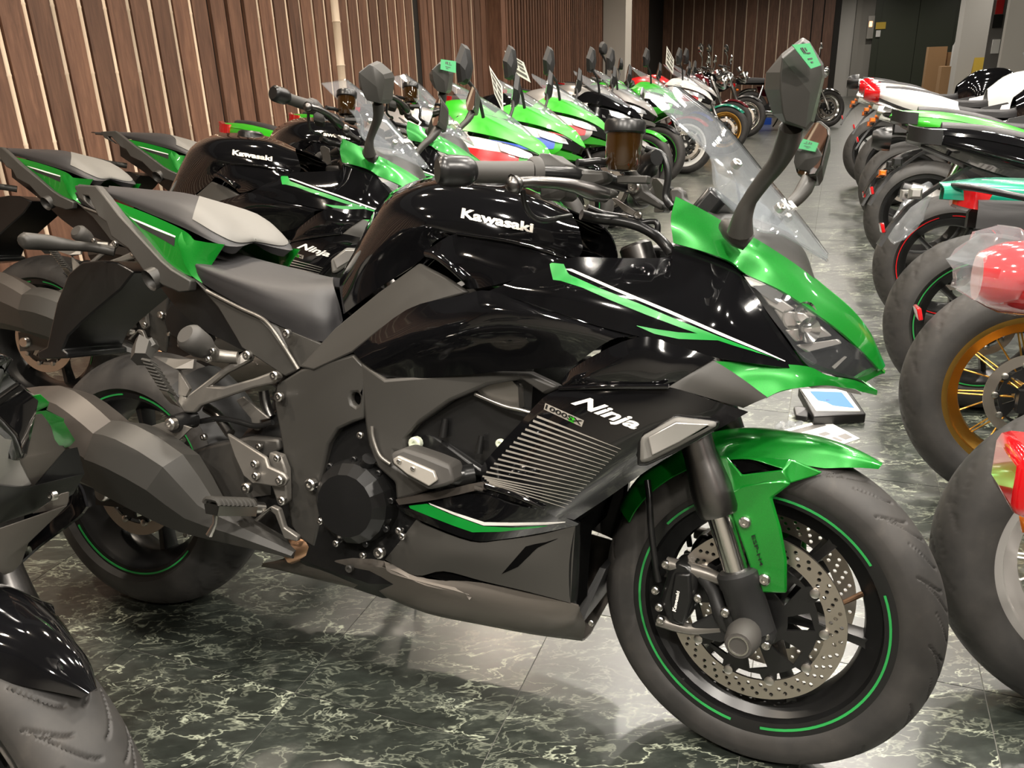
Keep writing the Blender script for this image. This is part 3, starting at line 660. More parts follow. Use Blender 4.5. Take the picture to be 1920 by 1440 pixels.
    mb = MB(); a = P('l', '1640,1060,.1 1850,660,.06'); mb.add([a[0]*np.array([1, 1, 1]), a[1], a[1]*MIR, a[0]*MIR, a[0]+[.012, 0, -.02], a[1]+[.012, 0, 0], a[1]*MIR+[.012, 0, 0], a[0]*MIR+[.012, 0, -.02]], [(0, 1, 2, 3), (7, 6, 5, 4), (0, 4, 5, 1), (1, 5, 6, 2), (2, 6, 7, 3), (3, 7, 4, 0)]); mb.build('belly_lip', 'matt_black', r)
    for q in ('145,345', '155,395', '1775,1135'): bolt(P('l', q+(',.19' if q[:2] != '17' else ',.09'))[0], .006, r)
    bolt(P('p', '655,1066,.194')[0], .008, r, 'matt_grey')
    # radiator core behind the front wheel
    mb = MB(); mb.box((1.125, 0, .58), (.03, .34, .46), np.array([[.97, 0, .20], [0, 1, 0], [-.20, 0, .97]])); mb.build('radiator', 'void_black', r, bevel=.004)
    patch('inner_fender', [P('l', '1690,262,.175 1660,600,.165 1640,1040,.14'), P('l', '1800,180,.13 1760,560,.12 1740,900,.11')], 'void_black', r, ku=3, kv=3)
    # ---------------- seats and tail
    patch('rider_seat', [P('s', '850,600,.12 960,690,.14 1200,830,.155 1450,960,.158 1740,1065,.15 1862,930,.115'), P('s', '855,560,.128 960,625,.15 1200,735,.165 1430,830,.168 1710,880,.155 1840,830,.11'), P('s', '862,510,.115 965,565,.136 1200,640,.148 1410,685,.145 1650,700,.12 1800,700,.085'), P('s', '900,440,0 1100,480,0 1300,530,0 1450,585,0 1650,655,0 1800,650,0')], 'seat_vinyl', r, sym=True, thick=.02, ku=5, kv=4, ang=60)
    SB = [P('s', '345,125,.085 600,234,.118 840,334,.135 1040,428,.128 1180,454,.085 1290,428,0'), P('s', '345,100,.085 600,180,.116 845,280,.132 1050,395,.122 1180,438,.078 1292,420,0'), P('s', '355,75,.06 600,115,.085 870,180,.1 1060,300,.09 1190,390,.06 1296,412,0'), P('s', '358,62,0 600,85,0 890,118,0 1090,215,0 1220,325,0 1300,402,0')]
    patch('pillion_seat', SB, 'seat_vinyl', r, sym=True, thick=.02, ku=5, kv=4, ang=60)
    patch('seat_pad', SB, 'pad_grey', r, sym=True, thick=.004, ku=5, kv=4, u=(.44, 1), v=(.21, .79), off=.002, ang=60)
    TS = [P('s', '360,150,.1 600,240,.125 830,346,.14 905,412,.14'), P('s', '390,195,.115 595,320,.138 790,450,.148 880,520,.148'), P('s', '420,245,.12 590,420,.142 740,580,.152 888,646,.15')]
    patch('tail_fairing', TS, 'metallic_green', r, ku=4, kv=3, key='tail')
    decal('pinstripe', 's', '488,262 640,325 786,386', '520,285 650,343 784,396', ['tail'], 'white_decal', r)
    decal('stripe_decal', 's', '525,290 650,347 784,400', '560,330 690,400 778,452', ['tail'], 'matt_black', r)
    patch('tail_top', [P('s', '345,130,.085 350,100,.08 356,80,.05 358,72,0'), P('s', '140,80,.06 150,66,.05 160,56,.03 165,52,0')], 'matt_black', r, ku=2, kv=3)
    patch('tail_panel', [P('s', '830,350,.14 905,412,.14 1100,440,.13'), P('s', '800,420,.148 880,520,.148 1000,600,.13'), P('s', '840,560,.152 888,640,.15 960,690,.14')], 'metallic_green', r, ku=2, kv=2, thick=.003)
    gh = [P('s', '195,125,.125 225,130,.13 305,285,.15 285,285,.15 205,160,.13')]
    plate('grab_rail', P('s', '132,60,.12 270,60,.125 330,130,.135 420,248,.15 560,398,.16 690,540,.165 760,600,.168 882,672,.165 872,740,.165 800,748,.166 700,705,.168 570,600,.168 480,470,.165 372,392,.158 340,300,.15 160,140,.125'), 'matt_grey', r, .022, bevel=.006, hole=gh)
    c = P('s', '650,655,.16')[0]
    for k in (1, -1): mb = MB(); mb.lathe([(.0, -.02), (.017, -.02), (.02, .01), (.024, .014), (.024, -.024), (0, -.024)], c*np.array([1, k, 1]), (-.3, -k, -.5), 16); mb.build('luggage_mount', 'matt_grey', r)
    plate('seat_side_cover', P('s', '888,652,.15 985,735,.152 1320,905,.158 1400,985,.16 1578,1245,.165 1490,1290,.165 1210,1105,.16 1180,1050,.158 1060,850,.154'), 'matt_grey', r, .012, bevel=.003)
    tubes('cover_edge', P('s', '985,738,.156 1200,848,.16 1330,908,.162 1395,965,.166 1480,1090,.168 1575,1243,.17'), .004, 'bracket_grey', r)
    plate('seat_side_strip', P('s', '1000,738,.146 1440,960,.152 1730,1085,.165 1600,1215,.17 1578,1240,.165 1400,965,.158 1330,905,.156'), 'matt_grey', r, .01, bevel=.002)
    bolt(P('s', '1508,1015,.158')[0], .006, r)
    # under-tail, rear mudguard, lamp
    loft('under_tail', [[(x, -w, z0), (x, -w, z1), (x, 0, z1+.02), (x, w, z1), (x, w, z0), (x, 0, z0-.02)] for x, w, z0, z1 in ((-.08, .06, .90, .955), (.05, .08, .82, .93), (.2, .11, .72, .86), (.38, .12, .66, .78))], 'satin_black', r, both=False, ku=3)
    plate('rear_mudguard', P('g', '600,800,.09 690,850,.09 620,940,.09 500,1040,.09 420,1110,.09 350,1180,.09 320,1250,.09 345,1265,.09 345,1295,.09 195,1300,.09 190,1262,.09 240,1235,.09 290,1010,.09 350,860,.09 420,800,.09 520,790,.09'), 'satin_black', r, .18, both=False, bevel=.004)
    loft('tail_lamp', [[(x, -w, z-.014), (x, -w, z+.014), (x, w, z+.014), (x, w, z-.014)] for x, w, z in ((-.02, .05, .955), (-.10, .035, .965))], 'red_lens', r, both=False, ku=2)
    tubes('rear_signal', P('g', '590,745,.09 480,725,.12 380,715,.16 250,700,.2 130,690,.25 108,692,.26'), [.012, .011, .012, .018, .019, .009], 'matt_grey', r, k=2)
    # hugger and swingarm
    mb = MB(); V = []
    G = np.array([[(.318*math.cos(a)*1.02, y, .311+(.334-.06*(y/.1)**2)*math.sin(a)) for y in np.linspace(-.1, .1, 7)] for a in np.radians(np.linspace(20, 115, 12))])
    G = np.array([[((.333-.05*(y/.1)**2)*math.cos(a), y, .311+(.333-.05*(y/.1)**2)*math.sin(a)) for y in np.linspace(-.1, .1, 7)] for a in np.radians(np.linspace(15, 62, 12))])
    V, Fc = shell(G, .004, (0, 0, 1)); mobj('rear_hugger', V, Fc, 'matt_black', r)
    loft('swingarm', [[(x, -y-t, z-h), (x, -y-t, z+h), (x, -y+t, z+h), (x, -y+t, z-h)] for x, y, z, h, t in ((-.03, .135, .311, .035, .02), (.1, .135, .33, .04, .02), (.3, .13, .40, .065, .022), (.5, .12, .45, .06, .03))], 'swing_grey', r, ku=3)
    mb = MB(); mb.lathe([(0, -.17), (.016, -.17), (.02, -.165), (.02, .165), (.016, .17), (0, .17)], (0, 0, .311), (0, 1, 0), 16); mb.build('rear_axle', 'steel', r)
    mb = MB(); mb.box((.17, -.085, .36), (.10, .06, .06)); mb.build('rear_caliper', 'satin_black', r, bevel=.008)
    # ---------------- exhaust
    st = (('45,728 70,872', .26, .062), ('120,722 118,893', .268, .066), ('170,748 160,908', .27, .07), ('218,790 208,928', .27, .07), ('262,795 252,955', .275, .078), ('350,850 292,977', .268, .07), ('402,930 350,1000', .24, .05), ('450,965 440,1022', .215, .036), ('562,1028 556,1046', .17, .024))
    secs = []
    for t, d, w in st:
        (ax, ay), (bx, by) = [q[:2] for q in px('p', t)]; m_ = ((ax*.45+bx*.55), (ay*.45+by*.55))
        u_, l_ = FB.pt(ax, ay, d), FB.pt(bx, by, d); f_ = lambda s, dy: u_*(1-s)+l_*s+np.array([0, -dy, 0])
        secs.append([f_(0, w*.15), f_(.12, w*.75), f_(.42, w*1.0), f_(.85, w*.6), f_(1, w*.05), f_(.95, -w*.7), f_(.5, -w), f_(.08, -w*.6)])
    loft('muffler', secs[:4], 'muffler_grey', r, both=False, ku=2, ang=28)
    sec2 = [[c_+(p_-c_)*1.05 for p_ in s_] for s_ in secs[3:4] for c_ in [np.mean(s_, 0)]]+secs[4:]
    loft('muffler_heat_shield', sec2, 'matt_grey', r, both=False, ku=2, ang=22)
    tubes('exhaust_link_pipe', P('p', '540,1035,.165 580,1020,.15 620,1000,.12'), .026, 'copper', r, both=False)
    bolt(P('k', '345,1215,.25')[0], .007, r, both=False)
    # muffler and pillion bracket
    plate('pillion_bracket', P('k', '640,232,.17 672,228,.17 690,255,.17 680,285,.17 560,345,.19 470,415,.2 540,420,.2 700,375,.185 795,340,.175 830,340,.175 845,365,.175 825,400,.175 700,425,.185 540,480,.2 420,520,.21 385,560,.21 330,560,.21 295,500,.215 310,440,.215 340,470,.21 560,300,.19'), 'bracket_grey', r, .016, bevel=.004, both=True)
    plate('heel_guard', P('k', '165,255,.2 280,320,.215 300,460,.215 340,470,.215 360,430,.21 300,330,.205 380,320,.2 385,270,.195 290,270,.195'), 'bracket_grey', r, .008, bevel=.002)
    for q in ('672,248', '820,358', '843,473', '885,132'): bolt(P('k', q+',.185')[0], .0095, r)
    pg = P('k', '140,300,.25 265,500,.225')
    loft('pillion_peg', [[p_+np.array(o_) for o_ in ((-.006, -.014, .012), (.014, -.012, .006), (.012, .012, -.012), (-.012, .01, -.006))] for p_ in (pg[0], pg[0]*.5+pg[1]*.5, pg[1])], 'steel', r, ku=2)
    for t in np.linspace(.05, .82, 9): tubes('peg_rib', [pg[0]*(1-t)+pg[1]*t+np.array(o_) for o_ in ((-.004, -.016, .016), (.016, -.014, .014), (.02, .0, .004))], .0035, 'peg_rubber', r, seg=6, k=1)
    tubes('pillion_peg_tip', P('k', '100,270,.25 125,190,.22 170,215,.22'), [.02, .026, .012], 'matt_grey', r, seg=6, k=2)
    c = P('k', '310,605,.19 390,590,.19 255,622,.225')
    tubes('muffler_mount', P('k', '270,620,.235 320,605,.21 385,590,.18'), .019, 'satin_black', r, both=False, k=1, seg=16); bolt(P('k', '262,620,.246')[0], .013, r, both=False)
    plate('muffler_strap', P('k', '120,640,.222 250,600,.225 370,640,.225 270,740,.225'), 'bracket_grey', r, .005, both=False, bevel=.001)
    # crash bobbin near the seat
    b0 = P('k', '360,150,.27 450,215,.23 510,250,.2 620,260,.18')
    tubes('frame_bobbin', [b0[0]+(b0[0]-b0[1])*.25, b0[0], b0[0]*.3+b0[1]*.7, b0[1]], [.018, .028, .026, .021], 'grip_rubber', r, seg=18, k=2)
    tubes('bobbin_clamp', b0[1:], [.019, .014, .012], 'bracket_grey', r, seg=12, k=2)
    for q in ('485,225', '460,270'): bolt(P('k', q+',.245')[0], .007, r)
    # rear shock and linkage area
    tubes('shock_absorber', [(.42, -.03, .62), (.36, -.03, .40)], .03, 'satin_black', r, both=False, k=1, seg=16)
    mb = MB()
    mb.tube([(.42-.06*t+.036*math.cos(t*44), -.03+.036*math.sin(t*44), .61-.2*t) for t in np.linspace(0, 1, 110)], .005, 6); mb.build('shock_spring', 'dark_steel', r)
    tubes('brake_hose', P('k', '420,605,.17 520,590,.165 620,605,.165 720,630,.165 810,610,.165'), .006, 'satin_black', r, both=False)
    tubes('return_pipe', P('k', '450,530,.15 510,570,.15 560,640,.16 580,670,.165'), .011, 'dark_steel', r, both=False)
    tubes('return_pipe', P('k', '760,440,.14 775,520,.14 800,580,.14'), .011, 'dark_steel', r, both=False)
    plate('linkage_plate', P('k', '612,490,.15 650,470,.15 790,590,.155 740,600,.155 735,655,.155 710,655,.155 690,590,.15 630,520,.15'), 'bracket_grey', r, .008, bevel=.002)
    plate('swingarm_cover', P('k', '345,770,.15 560,715,.165 680,690,.17 840,700,.17 850,760,.17 640,870,.17 650,960,.165 700,1040,.16 540,1030,.155 460,960,.15 430,860,.15'), 'swing_grey', r, .03, bevel=.006, both=True)
    plate('heel_plate', P('k', '560,670,.2 770,800,.215 785,850,.22 870,890,.22 890,920,.22 870,955,.22 840,960,.22 700,940,.22 650,900,.215 600,790,.205'), 'bracket_grey', r, .01, bevel=.003, both=True)
    for q, rr in (('712,835', .008), ('718,900', .008), ('848,922', .009), ('833,805', .007), ('437,690', .0075), ('735,740', .007), ('668,965', .011), ('702,1040', .008), ('860,1033', .009)): bolt(P('k', q+',.226')[0] if float(q.split(',')[1]) > 780 else P('k', q+',.18')[0], rr, r)
    plate('peg_hanger', P('k', '790,770,.2 850,790,.2 880,870,.2 885,1040,.2 860,1065,.2 830,1040,.2 800,950,.2 770,880,.2'), 'bracket_grey', r, .02, bevel=.004)
    # rider footpeg
    pg = P('k', '480,1065,.33 690,1070,.235')
    loft('rider_peg', [[p_+np.array(o_) for o_ in ((-.018, 0, .004), (.018, 0, .004), (.014, 0, -.016), (-.014, 0, -.016))] for p_ in (pg[0], pg[0]*.5+pg[1]*.5, pg[1])], 'steel', r, ku=2)
    for t in np.linspace(.02, .92, 9): tubes('peg_rib', [pg[0]*(1-t)+pg[1]*t+np.array(o_) for o_ in ((-.018, 0, .005), (-.012, 0, .014), (.012, 0, .014), (.018, 0, .005))], .0052, 'peg_rubber', r, seg=6, k=2)
    tubes('peg_feeler', [pg[0]+np.array([0, .012, -.012]), pg[0]+np.array([0, .01, -.035]), pg[0]+np.array([-.012, .008, -.06])], [.006, .0045, .007], 'steel', r, seg=8, k=1)
    tubes('peg_joint', [pg[1], P('k', '760,1075,.21')[0]], .012, 'steel', r, k=1)
    plate('brake_pedal', P('k', '700,1140,.225 800,1062,.22 840,1080,.22 870,1180,.215 945,1230,.21 940,1255,.21 870,1240,.212 820,1110,.218 790,1085,.22 720,1150,.225'), 'bracket_grey', r, .014, both=False, bevel=.003)
    # side stand (left)
    tubes('side_stand', [(.62, .13, .30), (.60, .22, .16), (.57, .315, .088)], [.014, .012, .011], 'satin_black', r, both=False, k=2)
    mb = MB(); mb.box((.565, .325, .088), (.07, .05, .01), np.array([[1, 0, 0], [0, math.cos(BLEAN), -math.sin(BLEAN)], [0, math.sin(BLEAN), math.cos(BLEAN)]])); mb.build('stand_foot', 'satin_black', r, bevel=.002)
    return root
MIRP = []
def build_tourer_front(r):
    # ---------------- fork (turns with the bars)
    ax = np.array([1.44, 0, .300]); up = np.array([-.38, 0, .925])
    for k in (1, -1):
        o = ax+np.array([0, -.104*k, 0])
        base = o+np.array([.006, 0, 0])
        mb = MB(); mb.lathe([(0, -.01), (.034, -.01), (.034, .07), (.036, .075), (.036, .095), (.030, .10), (0, .10)], base, up, 24); mb.build('fork_foot', 'matt_black', r, T=FS.T)
        mb = MB(); mb.lathe([(.0215, .08), (.0215, .24)], base, up, 24); mb.build('fork_slider', 'chrome', r, T=FS.T)
        mb = MB(); mb.lathe([(.0, .20), (.032, .20), (.036, .21), (.036, .245), (.031, .285), (.0285, .31), (.0285, .68), (.024, .685), (0, .685)], base, up, 28); mb.build('fork_tube', 'dark_steel', r, T=FS.T)
        mb = MB(); mb.box(o+np.array([-.002, .004*k, .0]), (.075, .05, .075), np.array([[.91, 0, -.41], [0, 1, 0], [.41, 0, .91]])); mb.build('axle_clamp', 'matt_black', r, T=FS.T, bevel=.012)
    mb = MB(); mb.lathe([(0, -.16), (.014, -.16), (.014, .16), (0, .16)], ax, (0, 1, 0), 16); mb.build('front_axle', 'steel', r, T=FS.T)
    for k in (1, -1):
        d = np.array([0, -k, 0]); o = ax+d*.125
        mb = MB(); mb.lathe([(0, 0), (.020, 0), (.026, .012), (.029, .03), (.026, .055), (.0215, .066), (.0, .066)], o, d, 18); mb.build('axle_slider', 'grip_rubber', r, T=FS.T)
        mb = MB(); mb.lathe([(.0, .061), (.0125, .061), (.0145, .068), (.017, .068), (.018, .06)], o, d, 18); mb.build('slider_cap', 'steel', r, T=FS.T)
        for i in range(8):
            a = 2*math.pi*i/8; mb = MB(); c = o+d*.0615+np.array([.0085*math.cos(a), 0, .0085*math.sin(a)]); mb.lathe([(0, .001), (.0018, .001), (.0018, -.002)], c, d, 6); mb.build('slider_slot_shade', 'void_black', r, T=FS.T)  # small black studs painted as the shade inside the cap slots
    for q in ('1205,85,.13', '1555,290,.12', '1560,370,.12'): bolt(P('c3', q, FS)[0], .008, r, fr=FS)
    # calipers
    for k in (1, -1):
        def C(w, t): return [p*np.array([1, k, 1]) for p in P(w, t, FS)]
        plate('brake_caliper', C('c', '350,690,.105 385,640,.105 440,660,.105 470,700,.105 450,830,.105 410,900,.105 350,880,.105 320,790,.105'), 'satin_black', r, .055*k, fr=FS, both=False, bevel=.009)
        plate('caliper_cover', C('c', '378,690,.111 440,690,.111 445,800,.111 415,895,.111 370,870,.111 360,790,.111'), 'satin_black', r, .02*k, fr=FS, both=False, bevel=.005)
        tubes('caliper_bridge', C('c', '350,650,.092 420,668,.092 500,690,.09 560,715,.088'), [.012, .013, .013, .01], 'bracket_grey', r, fr=FS, both=False)
        tubes('caliper_bridge', C('c', '315,870,.09 380,890,.09 450,905,.09 560,900,.09'), [.011, .011, .01, .01], 'bracket_grey', r, fr=FS, both=False)
        tubes('caliper_bracket', C('c', '480,690,.09 530,760,.09 560,850,.1 590,900,.1'), [.012, .013, .014, .012], 'matt_black', r, fr=FS, both=False)
        plate('caliper_bracket', C('c', '440,890,.098 560,830,.1 640,800,.1 650,900,.1 560,960,.098 480,940,.098'), 'matt_black', r, .012*k, fr=FS, both=False, bevel=.004)
        for q in ('345,655', '325,870', '470,785', '320,820', '305,755', '580,838'): bolt(C('c', q+',.104')[0], .0075, r, fr=FS, ax=(0, -k, 0), both=False)
        tubes('brake_hose', C('c', '275,330,.075 283,400,.085 290,520,.095 305,640,.1 318,720,.1'), .006, 'satin_black', r, fr=FS, both=False)
        if k == 1:
            tx, Fc = text_mesh('Kawasaki', weight=.03)[:2]; q = np.array(C('c', '385,838,.1125 400,760,.1125 388,755,.1125 371,832,.1125'))
            pts = np.array([(q[0]*(1-a)+q[1]*a)*(1-b)+(q[3]*(1-a)+q[2]*a)*b for a, b in tx]); V3, F3 = solid2(pts, np.tile([0, -1., 0], (len(pts), 1)), Fc, .0006); mobj('caliper_lettering', FS.T(V3), F3, 'white_decal', r, smooth=False, recalc=True)
    # ---------------- front mudguard
    rows = []
    A = np.linspace(60, 154, 22)
    for f in (0, .35, .7, 1):
        row = []
        for a in A:
            t = (a-60)/94; w = np.interp(t, [0, .08, .3, .7, .92, 1], [.010, .036, .068, .078, .075, .06]); R0 = .313+.010*math.sin(math.pi*t)+np.interp(t, [0, .3], [.024, 0])
            y = -w*(1-f); drop = [.040, .012, .002, 0][[0, .35, .7, 1].index(f)]*np.interp(t, [0, .15, 1], [.25, 1, 1]); rr = R0-drop
            row.append((1.44+rr*math.cos(math.radians(a)), y, .300+rr*math.sin(math.radians(a))))
        rows.append(row)
    patch('front_mudguard', rows, 'metallic_green', r, fr=FS, sym=True, ku=2, kv=3, thick=.003, ang=50)
    wy = ',.098'
    plate('mudguard_leg', P('c', '575,385,.1 640,350,.1 720,335,.098 800,330,.095 830,345,.092 770,390,.094 755,400,.096 790,520,.1 812,640,.104 812,768,.106 700,766,.106 645,590,.106 605,480,.104', FS), 'metallic_green', r, .008, fr=FS, bevel=.004)
    plate('mudguard_wing', P('c', '540,235,.085 580,240,.088 640,310,.095 720,300,.095 800,290,.09 690,255,.085 610,240,.086 830,250,.07 950,300,.06 930,312,.062 830,342,.085 720,340,.098 575,388,.1 540,330,.09', FS), 'metallic_green', r, .006, fr=FS, bevel=.003)
    plate('mudguard_vent_shade', P('c', '605,258,.082 680,256,.08 745,285,.08 640,302,.084', FS), 'void_black', r, .003, fr=FS, bevel=0)  # black plate laid on as the shade of a vent hole
    for q in ('652,492', '727,712'): bolt(P('c', q+',.108', FS)[0], .010, r, fr=FS)
    def flat_text(name, txt, quad, m, **kw):
        tx, Fc = text_mesh(txt, **kw)[:2]; q = np.array(quad); pts = np.array([(q[0]*(1-a)+q[1]*a)*(1-b)+(q[3]*(1-a)+q[2]*a)*b for a, b in tx]); V3, F3 = solid2(pts, np.tile([0, -1., 0], (len(pts), 1)), Fc, .0007); mobj(name, FS.T(V3), F3, m, r, smooth=False, recalc=True)
    flat_text('leg_lettering', 'ESP-H4', P('c', '676,545,.1065 710,662,.1085 722,658,.1085 690,540,.1065', FS), 'satin_black', weight=.01)
    # ---------------- cockpit
    B = lambda t: P('n', t, FS)
    tubes('bar_end', B('78,362,.425 110,362,.42 170,362,.41 240,364,.40 300,366,.39 332,367,.383'), [.017, .0225, .0235, .0235, .0225, .018], 'satin_black', r, fr=FS, seg=24, k=2)
    mb = MB()
    tubes('handlebar_grip', B('335,370,.383 500,372,.355 680,374,.325 790,376,.31'), [.0165, .0165, .0172, .0185], 'grip_rubber', r, fr=FS, seg=20, k=2)
    tubes('grip_flange', B('770,372,.312 800,372,.306 830,372,.30'), [.019, .024, .024], 'grip_rubber', r, fr=FS, seg=20, k=1)
    plate('switch_box', B('820,270,.295 850,225,.29 935,235,.28 1010,290,.27 1040,310,.265 1045,560,.27 1010,585,.275 870,580,.29 850,560,.295 845,400,.30'), 'matt_grey', r, .045, fr=FS, bevel=.006)
    tubes('handlebar', B('830,372,.30 1000,380,.27 1180,400,.22 1350,430,.17 1480,470,.12'), .0115, 'satin_black', r, fr=FS, k=3)
    tubes('brake_lever', B('655,465,.36 700,450,.352 820,445,.335 980,455,.305 1120,480,.275 1240,520,.25 1340,545,.225'), [.0165, .0085, .0085, .009, .011, .014, .012], 'dark_steel', r, fr=FS, seg=12, k=4)
    mb = MB(); c = B('658,465,.36')[0]
    for k in (1, -1): mb = MB(); mb.lathe([(0.0001, -.014), (.008, -.0115), (.0135, -.004), (.0135, .004), (.008, .0115), (.0001, .014)], c*np.array([1, k, 1]), (1, 0, 0), 14); mb.build('lever_ball', 'dark_steel', r, T=FS.T)
    plate('master_cylinder', B('1060,350,.255 1200,355,.235 1350,360,.21 1360,440,.21 1240,480,.225 1080,450,.25'), 'matt_grey', r, .03, fr=FS, bevel=.006)
    plate('lever_perch', B('1170,500,.25 1290,480,.225 1400,500,.21 1410,545,.21 1330,575,.22 1200,560,.245'), 'matt_grey', r, .024, fr=FS, bevel=.006)
    # brake fluid reservoir
    def rsv(k):
        b = B('1470,330,.2')[0]*np.array([1, k, 1]); t = np.array([0, 0, 1.])
        s = .0285
        mb = MB(); mb.lathe([(0, -.008), (s*.8, -.006), (s*.97, .004), (s, .03), (s, .052), (0, .052)], b, t, 28); mb.build('brake_reservoir', 'amber_fluid', r, T=FS.T)
        mb = MB(); mb.lathe([(s*1.06, .050), (s*1.14, .052), (s*1.14, .066), (s*1.05, .070), (0, .070), (0, .05)], b, t, 32); mb.build('reservoir_cap', 'satin_black', r, T=FS.T)
        mb = MB(); mb.box(b+np.array([.02, 0, -.02]), (.05, .02, .012)); mb.build('reservoir_bracket', 'matt_grey', r, T=FS.T, bevel=.002)
    rsv(1)
    tubes('reservoir_hose', B('1130,300,.24 1180,300,.23 1280,290,.215 1370,300,.2'), .006, 'satin_black', r, fr=FS, both=False)
    tubes('throttle_cable', B('720,510,.33 740,620,.32 790,700,.3 880,735,.28 1000,715,.25 1080,700,.22'), .0045, 'satin_black', r, fr=FS, both=False)
    tubes('cable_loom', B('1160,690,.17 1280,720,.15 1450,740,.14 1600,780,.13 1720,850,.13 1800,930,.14 1830,980,.14'), .009, 'satin_black', r, fr=FS, both=False)
    tubes('cable_loom', B('1200,640,.15 1330,690,.13 1500,720,.12 1650,760,.12'), .007, 'satin_black', r, fr=FS, both=False)
    tubes('brake_hose', B('1640,190,.13 1760,240,.12 1800,320,.12 1810,420,.12 1790,560,.12 1840,640,.13'), .006, 'satin_black', r, fr=FS, both=False)
    tubes('cable_loom', B('1560,760,.13 1680,740,.12 1730,760,.12 1730,850,.12'), .005, 'satin_black', r, fr=FS, both=False)
    # yokes and riser
    yk = lambda h: SO+SAX*h
    for h, nm, t in ((.86, 'top_yoke', .022), (.66, 'lower_yoke', .034)):
        c = yk(h/math.cos(RAKE)*.99); V = [(-.04, -.135), (.02, -.14), (.035, -.1), (.02, 0), (.035, .1), (.02, .14), (-.04, .135), (-.055, 0)]
        a = np.array([math.cos(RAKE), 0, math.sin(RAKE)]); lo = [c+a*(x+.0)+np.array([0, y, 0])-SAX*t/2 for x, y in V]; hi = [p+SAX*t for p in lo]
        mobj(nm, FS.T(np.array(lo+hi)), [tuple(range(8)), tuple(range(8, 16))]+[(i, (i+1) % 8, 8+(i+1) % 8, 8+i) for i in range(8)], 'matt_grey', r, recalc=True, bevel=.004)
    plate('handlebar_clamp', B('1500,470,.13 1520,430,.13 1580,425,.13 1620,460,.13 1640,520,.125 1780,620,.12 1760,660,.12 1600,580,.125 1560,590,.13 1510,530,.13'), 'matt_grey', r, .03, fr=FS, bevel=.004)
    bolt(B('1555,482,.135')[0], .011, r, fr=FS); bolt(B('1585,695,.125')[0], .007, r, fr=FS)
    plate('cable_bracket', B('1385,570,.13 1410,565,.13 1590,680,.125 1610,700,.125 1570,715,.125 1480,670,.128'), 'bracket_grey', r, .004, fr=FS, both=False, bevel=.001)
    plate('cable_clip', B('1450,700,.14 1500,690,.14 1510,720,.14 1470,790,.14 1450,780,.14 1470,730,.14'), 'steel', r, .003, fr=FS, both=False, bevel=0)
    tubes('preload_knob', B('1650,340,.11 1670,300,.12 1700,270,.135 1725,262,.14'), [.02, .018, .014, .013], 'satin_black', r, fr=FS, both=False, seg=10, k=1)
    mb = MB(); mb.box(FS.T(np.array([[1.28, 0, .98]]))[0], (.04, .20, .10), np.array([[.8, 0, .6], [0, 1, 0], [-.6, 0, .8]])); mb.build('instrument_panel', 'satin_black', r, bevel=.01)
    mb = MB(); mb.box((1.20, 0, .86), (.10, .16, .14)); mb.build('steering_head', 'satin_black', r, bevel=.01)
    # ---------------- windscreen
    near = P('m', '80,402,.125 290,602,.15 475,780,.162 518,1000,.165 740,1212,.145 900,1250,.115 1160,1400,.03')
    mid = P('m', '175,392,.08 400,575,.095 580,755,.1 700,950,.1 870,1150,.085 990,1235,.065 1162,1390,.018')
    ctr = P('m', '300,384,0 520,560,0 680,740,0 830,930,0 975,1105,0 1065,1222,0 1168,1362,0')
    patch('windscreen', [near, mid, ctr], 'screen_plastic', r, sym=True, ku=4, kv=4, thick=.003, ang=60, key='screen')
    tubes('screen_rim', near, .0022, 'lens_clear', r, seg=6, k=4)
    tubes('screen_rim', [near[0], mid[0], ctr[0], mid[0]*MIR, near[0]*MIR], .0022, 'lens_clear', r, both=False, seg=6, k=3)
    patch('screen_bracket', [P('m', '475,790,.155 520,885,.155 640,950,.14 800,1080,.11 900,1180,.08 960,1240,.06'), P('m', '520,900,.15 520,1030,.15 640,1120,.14 760,1170,.12 880,1215,.09 960,1250,.06')], 'screen_plastic', r, ku=3, kv=2, thick=.002)
    # maker's name across the foot of the screen
    tx, Fc = text_mesh('Kawasaki', weight=.03)[:2]; a_, b_ = ctr[4], ctr[3]; up_ = (b_-a_)/np.linalg.norm(b_-a_); nn_ = np.cross([0, 1., 0], up_); nn_ = nn_ if nn_[0] > 0 else -nn_
    pts = np.array([a_+up_*(b*.022)+np.array([0, (a-.5)*.12, 0])-nn_*(.05*((a-.5)*.12/.06)**2*.25)+nn_*.004 for a, b in tx]); V3, F3 = solid2(pts, np.tile(nn_, (len(pts), 1)), Fc, .0006); mobj('screen_lettering', V3, F3, 'white_decal', r, smooth=False, recalc=True)
    for q in ('607,852,.128', '862,1108,.098'): bolt(P('m', q)[0]+np.array([.006, -.004, .004]), .0085, r, 'steel', ax=(.6, -.5, .6), name='screen_screw')
    # ---------------- mirrors
    mc = FB.pt(1490, 150, .30); nr = np.array([-.86, .48, .12]); nr /= np.linalg.norm(nr)
    def MP(t, off=0):
        out = []
        for q in px('m', t):
            v = FB.ray(q[0], q[1]); c = mc-nr*off; out.append(EYE_B+v*(((c-EYE_B)@nr)/(v@nr)))
        return out
    MIRP.append((mc, nr)); rim = MP('800,300 893,190 1018,92 1060,120 1140,250 1150,320 1085,590 1035,648 905,600 838,545 792,400')
    c0 = np.mean(rim, 0)
    fr1 = MP('888,300 896,212 1016,112 1050,140 1128,262 1134,320 1066,585 1030,632 915,588 900,540 886,400', .045)
